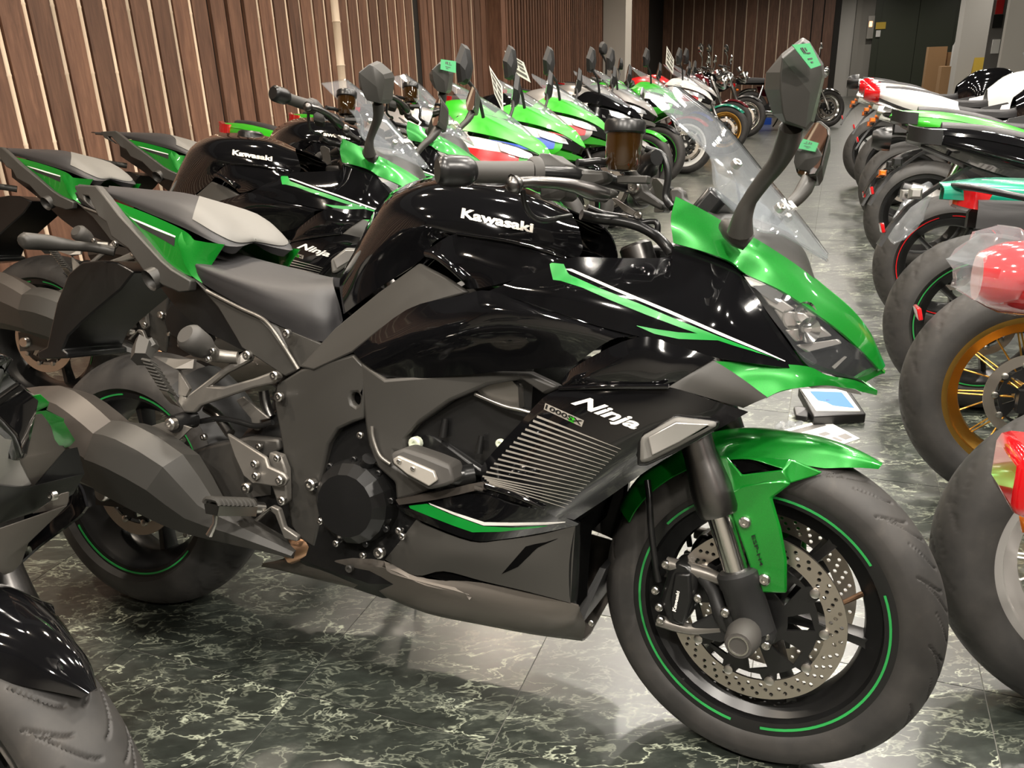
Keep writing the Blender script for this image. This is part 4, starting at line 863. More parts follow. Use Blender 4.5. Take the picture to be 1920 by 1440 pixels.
    for k in (1, -1):
        kk = np.array([1, k, 1.])
        V = np.array([p*kk for p in rim+fr1+[np.mean(fr1, 0)-nr*.012+(fr1[6]-fr1[1])*.12]]); n = 11
        Fc = [(i, (i+1) % n, n+(i+1) % n, n+i) for i in range(n)]+[(n+i, n+(i+1) % n, 2*n) for i in range(n)]
        mobj('mirror_housing', V, Fc+[tuple(range(n))[::-1]], 'matt_grey', r, recalc=True, bevel=.002, ang=12)
        gl = [c0+(p-c0)*.93+nr*.004 for p in rim]; gl2 = [p-nr*.004 for p in gl]; V = np.array([p*kk for p in gl+gl2]); mobj('mirror_glass', V, [tuple(range(n)), tuple(range(n, 2*n))[::-1]]+[(i, (i+1) % n, n+(i+1) % n, n+i) for i in range(n)], 'mirror_glass', r, recalc=True, smooth=False)
    tubes('mirror_stalk', P('m', '650,1240,.2 665,1150,.215 705,1050,.225 790,930,.24 870,830,.26 925,720,.28 950,620,.30'), [.02, .015, .0115, .0125, .014, .017, .016], 'matt_grey', r, seg=12, k=3)
    tubes('mirror_base', P('m', '560,1195,.165 600,1220,.175 650,1262,.18 700,1300,.178'), [.012, .018, .019, .014], 'matt_grey', r, seg=12, k=2)
    return r
tourer = build_tourer(); build_tourer_front(tourer)
FS.b = .42; tourer_left = build_tourer(); build_tourer_front(tourer_left); FS.b = STEER      # bars turned to the left
# green paper tag on the right mirror of the nearest bike is added with the small things
def pose_bike(o, x, y, yaw, lean):
    o.rotation_mode = 'XYZ'
    o.matrix_basis = Matrix.Translation((x, y, 0)) @ Matrix.Rotation(yaw, 4, 'Z') @ Matrix.Rotation(-lean, 4, 'X')
pose_bike(tourer, BX, BY, BYAW, BLEAN)
tag(tourer, 'black and metallic green sport touring motorcycle in the foreground, fully in view with green front mudguard', 'motorcycle', 'sport tourers in the left row')
# ------------------------------------------------------------------ other kinds of motorcycle, in metres: x forward of the rear axle, y left, z up
def M3(t): return [np.array([float(v) for v in q.split(',')]) for q in t.split()]
def RS(t):
    """x,z,half-width triples on the right side"""
    return [np.array([float(a), -float(c), float(b)]) for a, b, c in (q.split(',') for q in t.split())]
def fork_and_bars(r, clip=True, wheel='front_lo', rake=.42, chrome=False, disc=(1, -1), barz=.98, guard='front_mudguard', gmat='satin_black', wx=1.40, wr=.300):
    place_wheel(wheel, 'front_wheel', r, (wx, 0, wr), None, .2, disc)
    up = np.array([-math.sin(rake), 0, math.cos(rake)]); base = np.array([wx-.03, 0, wr])
    for k in (1, -1):
        mb = MB(); mb.lathe([(0, -.03), (.026, -.03), (.026, .1), (.02, .11), (.02, .34), (.027, .35), (.027, .68), (0, .68)], base+np.array([0, -.1*k, 0]), up, 14); mb.build('fork_leg', 'steel' if chrome else 'dark_steel', r)
        mb = MB(); mb.box(base+np.array([-.09, -.095*k, .04]), (.05, .05, .1)); mb.build('brake_caliper', 'satin_black', r, bevel=.008)
        top = base+up*.66
        if clip: pts = [top+np.array([0, -.1*k, 0]), top+np.array([-.03, -.2*k, .0]), top+np.array([-.09, -.33*k, -.01])]
        else: pts = [top+np.array([0, -.04*k, .04]), top+np.array([-.02, -.18*k, .10]), top+np.array([-.12, -.36*k, .11])]
        tubes('handlebar', pts[:2]+[pts[1]*.6+pts[2]*.4], .011, 'satin_black' if clip else 'chrome', r, both=False, k=2); tubes('handlebar_grip', [pts[1]*.55+pts[2]*.45, pts[2]], .017, 'grip_rubber', r, both=False, k=1)
        tubes('lever', [pts[1]+np.array([.05, -.03*k, 0]), pts[2]+np.array([.07, 0, 0])], .006, 'dark_steel', r, both=False, k=1)
    mb = MB(); mb.box(base+up*.62, (.07, .25, .03), np.array([[.9, 0, -.4], [0, 1, 0], [.4, 0, .9]])); mb.build('top_yoke', 'matt_grey', r, bevel=.004)
    rows = []
    for f, dr in ((0, .035), (.5, .006), (1, 0)):
        rows.append([(wx+(wr+.02-dr)*math.cos(math.radians(a)), -.072*(1-f)*np.interp(a, [38, 55], [.3, 1]), wr+(wr+.02-dr)*math.sin(math.radians(a))) for a in np.linspace(42, 165, 12)])
    patch(guard, rows, gmat, r, sym=True, ku=2, kv=2, thick=.003)
def rear_end(r, wheel='rear_lo', arm='satin_black', exhaust='right', exm='steel', style='stub', hug=True, wr=.311):
    place_wheel(wheel, 'rear_wheel', r, (0, 0, wr), None, .1, (1,))
    loft('swingarm', [[(x, -y-t, z-h), (x, -y-t, z+h), (x, -y+t, z+h), (x, -y+t, z-h)] for x, y, z, h, t in ((-.05, .125, wr, .03, .016), (.15, .13, .34, .035, .018), (.5, .12, .43, .05, .03))], arm, r, ku=2)
    mb = MB(); mb.lathe([(0, -.16), (.015, -.16), (.02, -.15), (.02, .15), (.015, .16), (0, .16)], (0, 0, wr), (0, 1, 0), 12); mb.build('rear_axle', 'steel', r)
    mb = MB(); mb.box((.13, -.09, wr+.07), (.09, .05, .05)); mb.build('rear_caliper', 'satin_black', r, bevel=.006)
    if hug:
        rr = wr+.02; G = np.array([[((rr-.04*(y/.1)**2)*math.cos(a), y, wr+(rr-.04*(y/.1)**2)*math.sin(a)) for y in np.linspace(-.09, .09, 5)] for a in np.radians(np.linspace(20, 75, 8))]); V, Fc = shell(G, .004, (0, 0, 1)); mobj('rear_hugger', V, Fc, 'matt_black', r)
    if style == 'stub':
        tubes('muffler', [(.42, -.17, .26), (.2, -.2, .33), (.02, -.225, .40), (-.1, -.235, .44)], [.03, .055, .06, .052], exm, r, both=False, seg=16, k=2)
        tubes('muffler_tip', [(-.1, -.235, .44), (-.14, -.238, .455)], [.045, .038], 'satin_black', r, both=False, seg=14, k=1)
    elif style == 'high':
        for k in ((1,) if exhaust == 'right' else (1, -1)):
            tubes('muffler', [(.3, -.15*k, .62), (.05, -.17*k, .72), (-.22, -.16*k, .80)], [.035, .05, .048], exm, r, both=False, seg=16, k=2); tubes('muffler_tip', [(-.22, -.16*k, .80), (-.25, -.16*k, .81)], [.05, .04], 'steel', r, both=False, seg=14, k=1)
    elif style == 'pipe':
        for k in (1, -1):
            tubes('exhaust_pipe', [(1.0, -.12*k, .5), (.95, -.16*k, .3), (.6, -.17*k, .24), (.3, -.19*k, .27)], [.02, .022, .026, .035], exm, r, both=False, seg=12, k=3); tubes('muffler', [(.3, -.19*k, .27), (.0, -.2*k, .30), (-.28, -.2*k, .33)], [.035, .048, .04], exm, r, both=False, seg=14, k=2)
def engine(r, m='engine_black'):
    loft('engine_block', [[(x, y, z) for y, z in ((-w, z0), (-w, z1), (-w*.8, z2), (w*.8, z2), (w, z1), (w, z0), (w*.7, z0-.05), (-w*.7, z0-.05))] for x, w, z0, z1, z2 in ((.4, .14, .3, .45, .5), (.6, .18, .26, .5, .6), (.75, .19, .27, .6, .74), (.95, .17, .36, .62, .74))], m, r, both=False, ku=1)
    mb = MB(); mb.lathe([(0, .02), (.06, .02), (.075, .005), (.08, -.02), (0, -.02)], (.62, -.19, .42), (0, -1, 0), 18); mb.build('clutch_cover', m, r)
    for k in (1, -1): plate('main_frame', [(.45, -.19*k, .5), (.55, -.19*k, .75), (1.12, -.12*k, .88), (1.18, -.11*k, .8), (.8, -.19*k, .66), (.62, -.2*k, .42)], 'matt_black', r, .03*k, both=False, bevel=.006)
    loft('footpeg', [[(.42, -y, .36+h), (.455, -y, .36+h), (.455, -y, .34+h), (.42, -y, .34+h)] for y, h in ((.2, 0), (.3, 0))], 'dark_steel', r, ku=1)
    tubes('side_stand', [(.62, .13, .30), (.60, .2, .17), (.57, .29, .075)], [.014, .012, .011], 'satin_black', r, both=False, k=2)
def mirrors(r, base, head, m='matt_black', rnd=False, glass=True, sz=1.):
    for k in (1, -1):
        kk = np.array([1, -k, 1.]); b, h = np.array(base)*kk, np.array(head)*kk
        tubes('mirror_stalk', [b, b*.5+h*.5+np.array([.02, 0, .02]), h], [.009, .008, .01], m, r, both=False, seg=8, k=2)
        n = np.array([-.92, .35*k, .1]); n /= np.linalg.norm(n); ys = np.cross([0, 0, 1], n); ys /= np.linalg.norm(ys); zs = np.cross(n, ys)
        sh = [(math.cos(t)*.055, math.sin(t)*.055+.03) for t in np.linspace(0, 2*math.pi, 15)[:-1]] if rnd else [(-.045, -.03), (-.055, .03), (-.02, .11), (.02, .115), (.05, .03), (.02, -.055), (-.02, -.06)]
        ff = lambda s, o: [h+(ys*a+zs*(bb+.02))*s*sz-n*o for a, bb in sh]
        V = ff(1, 0)+ff(.85, .025)+ff(.4, .04); q = len(sh); Fc = [(i+l, (i+1) % q+l, q+(i+1) % q+l, q+i+l) for l in (0, q) for i in range(q)]+[tuple(range(q))[::-1], tuple(range(2*q, 3*q))]
        mobj('mirror_housing', V, Fc, m, r, recalc=True, ang=25)
        V = ff(.92, -.003)+ff(.92, 0.001); mobj('mirror_glass', V, [tuple(range(q)), tuple(range(q, 2*q))[::-1]]+[(i, (i+1) % q, q+(i+1) % q, q+i) for i in range(q)], 'mirror_glass', r, recalc=True, smooth=False)
def rear_lights(r, x, z, lamp='blade', hanger=True):
    if lamp == 'blade': loft('tail_lamp', [[(xx, -w, zz-.028), (xx, -w, zz+.02), (xx, 0, zz+.028), (xx, w, zz+.02), (xx, w, zz-.028), (xx, 0, zz-.035)] for xx, w, zz in ((x+.10, .075, z-.01), (x+.03, .065, z), (x-.005, .03, z+.012))], 'red_lens', r, both=False, ku=2)
    elif lamp == 'box':
        mb = MB(); mb.box((x-.02, 0, z), (.05, .12, .062)); mb.build('tail_lamp', 'red_lens', r, bevel=.012); mb = MB(); mb.box((x+.02, 0, z), (.03, .115, .06)); mb.build('lamp_base', 'chrome', r, bevel=.01)
    elif lamp == 'oval': loft('tail_lamp', [[(xx, w*math.cos(t), z+h*math.sin(t)) for t in np.linspace(0, 2*math.pi, 15)[:-1]] for xx, w, h in ((x+.06, .09, .07), (x, .085, .065), (x-.04, .06, .045))], 'red_lens', r, both=False, ku=2)
    if hanger:
        loft('plate_hanger', [[(xx, -w, zz), (xx, w, zz), (xx+.012, w, zz-.006), (xx+.012, -w, zz-.006)] for xx, w, zz in ((x+.2, .05, z-.10), (x+.02, .04, z-.24), (x-.06, .06, z-.38))], 'satin_black', r, both=False, ku=2)
        mb = MB(); mb.box((x-.05, 0, z-.32), (.012, .10, .035), np.array([[.96, 0, -.27], [0, 1, 0], [.27, 0, .96]])); mb.build('reflector', 'red_lens', r, bevel=.003)
        for k in (1, -1):
            tubes('signal_arm', [(x+.04, -.03*k, z-.21), (x+.03, -.12*k, z-.20)], .009, 'satin_black', r, both=False, k=1)
            loft('signal_lamp', [[(x+.03+dx, -yy*k, z-.20-h), (x+.03-dx, -yy*k, z-.20-h), (x+.03-dx, -yy*k, z-.20+h), (x+.03+dx, -yy*k, z-.20+h)] for yy, dx, h in ((.12, .014, .012), (.15, .022, .018), (.19, .012, .01))], 'orange_lens', r, both=False, ku=2)
def supersport(rear='stub', exm='steel', lamp='blade'):
    r = empty('motorcycle'); fork_and_bars(r, gmat='lime_green'); rear_end(r, style=rear, exm=exm); engine(r)
    patch('fuel_tank', [RS('.62,.74,.11 .75,.72,.17 .95,.74,.17 1.12,.80,.12'), RS('.60,.84,.10 .74,.90,.165 .95,.92,.165 1.14,.87,.1'), RS('.60,.90,.05 .74,1.0,.09 .95,1.02,.09 1.12,.94,.05'), RS('.60,.91,0 .74,1.02,0 .95,1.045,0 1.12,.96,0')], 'gloss_black', r, sym=True, ku=4, kv=4)
    patch('rider_seat', [RS('.18,.80,.11 .35,.77,.13 .55,.76,.13 .64,.78,.09'), RS('.18,.86,.09 .35,.82,.12 .55,.81,.12 .64,.83,.08'), RS('.18,.88,0 .35,.835,0 .55,.825,0 .64,.85,0')], 'seat_vinyl', r, sym=True, ku=3, kv=3, thick=.02)
    patch('pillion_seat', [RS('-.20,.965,.03 -.08,.945,.055 .08,.90,.075 .2,.87,.08'), RS('-.20,.985,.025 -.08,.975,.05 .08,.94,.065 .2,.89,.07'), RS('-.20,.995,0 -.08,.985,0 .08,.952,0 .2,.9,0')], 'seat_vinyl', r, sym=True, ku=3, kv=3, thick=.02)
    patch('tail_fairing', [RS('-.30,.955,.03 -.12,.935,.085 .08,.89,.125 .25,.84,.14'), RS('-.30,.945,.035 -.1,.89,.1 .1,.83,.14 .28,.77,.15'), RS('-.28,.93,.03 -.08,.84,.08 .14,.77,.11 .32,.70,.12')], 'lime_green', r, ku=3, kv=3)
    patch('tail_cowl', [RS('-.31,.955,.03 -.12,.937,.087 .08,.892,.127 .25,.842,.14'), RS('-.30,.975,.02 -.12,.965,.06 .08,.925,.095 .25,.87,.11'), RS('-.29,.98,0 -.12,.972,0 .08,.93,0 .25,.875,0')], 'lime_green', r, sym=True, ku=3, kv=3)
    loft('under_tail', [[(x, -w, z0), (x, -w, z1), (x, w, z1), (x, w, z0)] for x, w, z0, z1 in ((-.26, .03, .91, .95), (0, .08, .80, .9), (.35, .11, .66, .78))], 'satin_black', r, both=False, ku=2)
    rear_lights(r, -.30, .95, lamp)
    SF = [RS('.66,.76,.17 .85,.80,.2 1.05,.85,.21 1.25,.88,.2 1.40,.86,.165 1.55,.82,.10'), RS('.62,.62,.2 .85,.66,.235 1.05,.70,.25 1.22,.72,.24 1.38,.72,.20 1.54,.74,.12'), RS('.56,.44,.2 .8,.45,.22 1.0,.48,.235 1.15,.55,.225 1.26,.60,.2 1.34,.64,.17')]
    patch('side_fairing', SF, 'lime_green', r, ku=4, kv=4)
    patch('side_stripe', SF, 'red_paint', r, ku=4, kv=6, off=.002, thick=.002, v=(.18, .42), u=(.05, .95)); patch('side_pinstripe', SF, 'white_decal', r, ku=4, kv=6, off=.002, thick=.002, v=(.08, .17), u=(.1, .98))
    patch('belly_fairing', [RS('.56,.44,.2 .8,.45,.22 1.0,.48,.235 1.15,.55,.225'), RS('.52,.32,.16 .75,.31,.18 .95,.33,.18 1.08,.42,.18'), RS('.50,.25,.06 .75,.22,.06 .92,.23,.06 1.05,.36,.08')], 'satin_black', r, ku=3, kv=3)
    NC = [RS('1.15,.92,.19 1.30,.90,.185 1.45,.87,.15 1.56,.83,.10 1.64,.78,.03'), RS('1.22,.985,.15 1.34,.955,.13 1.48,.90,.10 1.58,.85,.06 1.655,.775,.012'), RS('1.28,1.0,.10 1.38,.975,.08 1.5,.915,.05 1.6,.855,.03 1.66,.77,0')]
    patch('nose_cowl', NC, 'lime_green', r, ku=3, kv=3); patch('nose_centre', [NC[2], [p*np.array([1, 0, 1])+np.array([0, 0, .008]) for p in NC[2]]], 'lime_green', r, ku=3, kv=2)
    patch('lamp_panel', [RS('1.36,.87,.17 1.48,.845,.14 1.58,.81,.09 1.645,.77,.025'), RS('1.38,.80,.19 1.47,.78,.15 1.56,.755,.10 1.63,.735,.03')], 'satin_black', r, ku=3, kv=3)
    patch('headlight_lens', [RS('1.42,.853,.164 1.50,.835,.139 1.57,.808,.10'), RS('1.44,.815,.172 1.52,.79,.137 1.585,.78,.092')], 'reflector', r, ku=3, kv=2, thick=.003)
    patch('nose_chin', [RS('1.36,.78,.2 1.5,.755,.14 1.62,.725,.04 1.65,.71,0'), RS('1.34,.70,.19 1.48,.70,.13 1.60,.70,.035 1.64,.69,0')], 'lime_green', r, ku=3, kv=2)
    patch('windscreen', [RS('1.12,1.13,.08 1.24,1.03,.12 1.40,.95,.11 1.55,.875,.06'), RS('1.10,1.16,.05 1.26,1.07,.07 1.43,.975,.065 1.57,.875,.03'), RS('1.09,1.17,0 1.27,1.085,0 1.44,.985,0 1.58,.872,0')], 'screen_plastic', r, sym=True, ku=3, kv=3, thick=.003)
    mb = MB(); mb.box((1.27, 0, .93), (.03, .22, .09), np.array([[.8, 0, .6], [0, 1, 0], [-.6, 0, .8]])); mb.build('instrument_panel', 'satin_black', r, bevel=.008)
    mirrors(r, (1.34, .16, .97), (1.30, .34, 1.13))
    return r
def naked(wire=False, chrome=False, lamp='box', style='pipe', exm='chrome', lx=-.27, lz=.74, guard=True, seat_flat=True, tail=False):
    r = empty('motorcycle'); fork_and_bars(r, clip=False, wheel='front_wire' if wire else 'front_lo', chrome=True, gmat='metallic_green', wr=.31 if wire else .30); rear_end(r, wheel='rear_wire' if wire else 'rear_lo', style=style, exhaust='both', exm=exm, hug=False, wr=.325 if wire else .311); engine(r, 'dark_steel' if chrome else 'engine_black')
    for k in (1, -1):
        mb = MB()
        for i in range(6): mb.box((.80, -.0-.17*k, .5+.03*i), (.22, .03, .010))
        mb.build('cooling_fins', 'dark_steel', r)
        tubes('shock_absorber', [(.05, -.14*k, .35), (.18, -.14*k, .70)], .022, 'chrome', r, both=False, k=1)
    patch('fuel_tank', [RS('.66,.74,.09 .78,.71,.15 1.0,.72,.15 1.16,.80,.10'), RS('.65,.84,.08 .78,.88,.15 1.0,.9,.15 1.17,.88,.09'), RS('.66,.90,.04 .79,.98,.08 1.0,1.0,.08 1.15,.96,.04'), RS('.66,.91,0 .8,.995,0 1.0,1.02,0 1.15,.975,0')], 'gloss_black', r, sym=True, ku=4, kv=4)
    if seat_flat: patch('seat', [RS('-.2,.77,.09 .0,.76,.12 .3,.75,.14 .55,.75,.13 .67,.78,.09'), RS('-.2,.84,.08 .0,.84,.11 .3,.815,.13 .55,.80,.12 .67,.84,.08'), RS('-.2,.855,0 .0,.86,0 .3,.835,0 .55,.815,0 .67,.86,0')], 'seat_vinyl', r, sym=True, ku=3, kv=3, thick=.02)
    if guard: patch('rear_mudguard', [[(.0-.345*math.sin(a), -.08*(1-f), .33+.36*math.cos(a)-.03*(1-f)**2) for a in np.linspace(-.3, 1.25, 10)] for f in (0, .5, 1)], 'chrome' if chrome else 'satin_black', r, sym=True, ku=2, kv=2)
    patch('side_cover', [RS('.2,.73,.15 .4,.72,.16 .56,.7,.15'), RS('.26,.58,.15 .42,.56,.17 .54,.57,.15')], 'gloss_black', r, ku=2, kv=2)
    if tail: patch('tail_cowl', [RS('-.28,.845,.04 -.15,.835,.08 .05,.80,.12 .25,.76,.14'), RS('-.28,.875,.035 -.15,.88,.07 .05,.865,.11 .25,.83,.13'), RS('-.29,.89,0 -.15,.905,0 .05,.89,0 .25,.85,0')], 'white_paint', r, sym=True, ku=3, kv=3)
    tubes('grab_bar', [(-.05, -.13, .84), (-.2, -.12, .87), (-.26, 0, .88), (-.2, .12, .87), (-.05, .13, .84)], .009, 'chrome' if chrome else 'satin_black', r, both=False)
    rear_lights(r, lx, lz, lamp, hanger=lamp != 'box')
    if lamp == 'box':
        for k in (1, -1):
            tubes('signal_arm', [(lx+.07, -.05*k, lz-.07), (lx+.02, -.09*k, lz-.075)], .008, 'chrome', r, both=False, k=1); mb = MB(); mb.lathe([(0, -.02), (.016, -.018), (.02, 0), (.018, .015), (0, .02)], (lx+.02, -.10*k, lz-.08), (-1, 0, 0), 14); mb.build('signal_lamp', 'orange_lens', r)
    mb = MB(); mb.lathe([(0, -.11), (.05, -.10), (.085, -.04), (.092, 0), (.09, .012)], (1.36, 0, .90), (1, 0, -.1), 20, close=False); mb.build('headlamp_shell', 'chrome' if chrome else 'satin_black', r)
    mb = MB(); mb.lathe([(.09, 0), (.075, .018), (0, .028)], (1.37, 0, .90), (1, 0, -.1), 20, close=False); mb.build('headlight_lens', 'reflector', r)
    for k in (1, -1): mb = MB(); mb.lathe([(0, -.03), (.035, -.03), (.04, .01), (0, .02)], (1.25, -.05*k, 1.03), (-.5, 0, .85), 14); mb.build('gauge', 'chrome' if chrome else 'satin_black', r)
    mirrors(r, (1.08, .22, 1.06), (1.06, .34, 1.22), 'chrome' if chrome else 'matt_black', rnd=True)
    return r
KIDS = {}
def recolour(root, cols):
    for o in root.children:
        b = o.name.split('.')[0]
        if b in cols:
            if cols[b] is None: bpy.data.objects.remove(o); continue
            for s in o.material_slots: s.link = 'OBJECT'; s.material = MAT[cols[b]]
        elif b in ('front_wheel', 'rear_wheel'):
            for c in o.children:
                q = c.name.split('.')[0]
                if q in ('rim', 'hub', 'spoke') and 'rim' in cols: c.material_slots[0].link = 'OBJECT'; c.material_slots[0].material = MAT[cols['rim']]
                if q == 'rim_stripe' and 'rim_stripe' in cols:
                    if cols['rim_stripe'] is None: bpy.data.objects.remove(c)
                    else: c.material_slots[0].link = 'OBJECT'; c.material_slots[0].material = MAT[cols['rim_stripe']]
def hall_bike(src, u, n, yaw=0., lean=.2, cols=None, label='', group=None, first=False, scale=1.):
    o = src if first else copy_tree(src)
    x, y, _ = hall(u, n); pose_bike(o, x, y, UA-math.pi/2+yaw, lean)
    if cols: recolour(o, cols)
    tag(o, label, 'motorcycle', group); return o
GL, GRR = 'motorcycles parked along the wooden wall', 'motorcycles parked tail-out on the right'
DARK = dict(tail_cowl='gloss_black', tail_fairing='gloss_black', side_fairing='gloss_black', nose_cowl='gloss_black', nose_centre='gloss_black', nose_chin='gloss_black', front_mudguard='satin_black')
def body(c, **kw): d = {k: c for k in DARK}; d.update(kw); return d
# sisters of the nearest bike
t2 = tourer_left; pose_bike(t2, -1.74, 2.95, -.22, .20); tag(t2, 'black and green sport tourer just behind the nearest motorcycle, its tank lettering in view', 'motorcycle', GL)
t3 = copy_tree(tourer_left); pose_bike(t3, -1.62, 3.64, -.15, .18); tag(t3, 'third black and green sport tourer, bar end raised before the wooden wall', 'motorcycle', GL)
tourer['label'] = 'nearest black and metallic green sport tourer, fully in view with green front mudguard'; tourer['group'] = GL
ss = supersport()
Lr = -2.98
hall_bike(ss, 3.8, Lr+.1, .0, .2, dict(rim_stripe='rim_green', fuel_tank='silver_paint', side_stripe='red_paint'), 'lime green sport bike with a red flash and price sheet, after the three sport tourers', GL, first=True)
b5 = hall_bike(ss, 4.55, Lr+.05, .0, .2, dict(fuel_tank='lime_green', side_stripe='blue_paint'), 'lime green sport bike with a blue and white flash on its flank', GL)
hall_bike(ss, 5.4, Lr, .0, .2, body('gloss_black', nose_chin='lime_green', nose_cowl='lime_green', fuel_tank='gloss_black', side_fairing='grey_paint', side_stripe='red_paint', tail_fairing='gloss_black', nose_centre='gloss_black'), 'black sport bike with lime green nose edges and clear headlights', GL)
hall_bike(ss, 6.25, Lr+.05, .0, .2, body('gloss_black', side_stripe=None, side_pinstripe=None, rim_stripe=None), 'all black sport bike with tall black mirror, mid-way down the left row', GL)
hall_bike(ss, 7.05, Lr, .0, .2, body('grey_paint', side_stripe='red_paint', fuel_tank='grey_paint', rim_stripe=None, windscreen='screen_plastic'), 'grey sport bike with red trim and smoky screen in the left row', GL)
nk = naked(wire=False, chrome=False, lamp='oval', style='stub', exm='steel')
hall_bike(nk, 7.75, Lr, .0, .2, dict(fuel_tank='satin_black', front_mudguard='lime_green', side_cover='lime_green', rim_stripe='lime_green', headlamp_shell='lime_green'), 'naked bike with lime green front mudguard and green rim stripes, seen through the windscreen', GL, first=True)
hall_bike(ss, 8.5, Lr, .0, .2, body('lime_green', side_stripe='gloss_black', fuel_tank='lime_green', front_mudguard='satin_black', rim_stripe='lime_green'), 'lime green and black sport bike behind the windscreen, green stripe on its front rim', GL)
hall_bike(ss, 9.5, Lr+.15, .0, .2, body('white_paint', side_stripe='red_paint', fuel_tank='red_paint', rim='white_paint', rim_stripe=None, front_mudguard='red_paint', nose_chin='silver_paint'), 'white and red sport bike with white front wheel and red mudguard', GL)
hall_bike(ss, 10.3, Lr+.1, .0, .2, body('silver_paint', side_stripe='red_paint', fuel_tank='red_paint', rim='satin_black', rim_stripe=None, front_mudguard='blue_paint'), 'silver and red sport bike with blue mudguard, far along the left row', GL)
nw = naked(wire=True, chrome=True, lamp='box', style='pipe')
hall_bike(nw, 11.4, Lr+.35, .0, .2, dict(fuel_tank='wine_paint', side_cover='wine_paint', front_mudguard='teal_paint'), 'classic bike with gold wire wheel and dark red tank near the far wall', GL, first=True)
hall_bike(nw, 12.6, Lr+.3, .0, .2, dict(rim='chrome', fuel_tank='gloss_black', front_mudguard='wine_paint'), 'classic chrome and black bike with wine mudguard near the far wall', GL)
hall_bike(nw, 13.8, Lr+.4, .0, .2, dict(rim='chrome', fuel_tank='satin_black', front_mudguard='satin_black'), 'last classic black bike at the far end of the left row', GL)
# bike standing apart in the aisle, its bars show over the near mirror
hall_bike(nw, 15.0, -1.2, .5, .15, dict(rim='chrome', fuel_tank='silver_paint', front_mudguard='chrome'), 'chrome classic bike whose mirror and grips show above the near right mirror', GL)
# right-hand row, nearest first
Rn = .58
nr_ = naked(wire=True, chrome=True, lamp='box', style='none', lx=-.33, lz=.83, guard=False)
hall_bike(nr_, .74, Rn+.0, .0, .16, dict(rim='dark_steel', fuel_tank='gloss_black', front_mudguard='gloss_black'), 'nearest right-hand bike with large red box tail lamp and orange signal', GRR, first=True)
nr2 = naked(wire=True, chrome=False, lamp='oval', style='none', lx=-.27, lz=.84, guard=False, tail=True)
hall_bike(nr2, 1.55, Rn+.02, .0, .16, dict(rim='silver_paint', fuel_tank='white_paint', side_cover='white_paint', signal_arm=None, signal_lamp=None, plate_hanger=None, reflector=None), 'second right-hand bike with a plastic-wrapped red tail lamp and silver rim', GRR, first=True)
ss3 = supersport('none'); 
nr3 = naked(wire=True, chrome=False, lamp='blade', style='none', lx=-.25, lz=.85, guard=False, tail=True)
hall_bike(nr3, 2.42, Rn+.02, .0, .16, dict(rim='gold', fuel_tank='teal_paint', side_cover='teal_paint', tail_cowl='teal_paint', signal_arm=None, signal_lamp=None, plate_hanger=None), 'bike with gold wire rear wheel and slim red tail lamp, right row', GRR, first=True)
hall_bike(ss3, 3.15, Rn, .0, .16, body('gloss_black', rim_stripe='rim_green', side_stripe=None, side_pinstripe=None, tail_lamp='satin_black', signal_lamp='silver_paint'), 'black sport bike with green rim stripe on its wide rear tyre, right row', GRR, first=True)
hall_bike(ss3, 4.05, Rn, .0, .16, body('lime_green', fuel_tank='lime_green', nose_centre='gloss_black', rim_stripe='red_paint', signal_lamp='satin_black'), 'sport bike with lime green tail and red rim stripe, right row', GRR)
hall_bike(nk, 5.35, Rn, .0, .16, dict(rim='satin_black', rim_stripe=None, fuel_tank='gloss_black', front_mudguard='satin_black', side_cover='satin_black', headlamp_shell='satin_black', tail_lamp='satin_black'), 'dark naked bike with a plastic bag hanging at its rear wheel, right row', GRR)
ss2 = supersport('high', 'chrome', 'oval')
hall_bike(ss2, 6.5, Rn, .0, .16, body('white_paint', fuel_tank='gloss_black', rim_stripe=None), 'white bike with big red tail lamp and chrome silencer, right row', GRR, first=True)
hall_bike(ss2, 7.65, Rn-.0, .0, .16, body('silver_paint', fuel_tank='white_paint', rim_stripe=None, tail_lamp='red_lens'), 'silver bike with chrome silencer before the farthest of the right row', GRR)
hall_bike(ss2, 8.75, Rn-.08, .0, .16, body('white_paint', fuel_tank='gloss_black', rim_stripe=None, tail_lamp='satin_black'), 'farthest white bike of the right row with black plate holder sticking out', GRR)
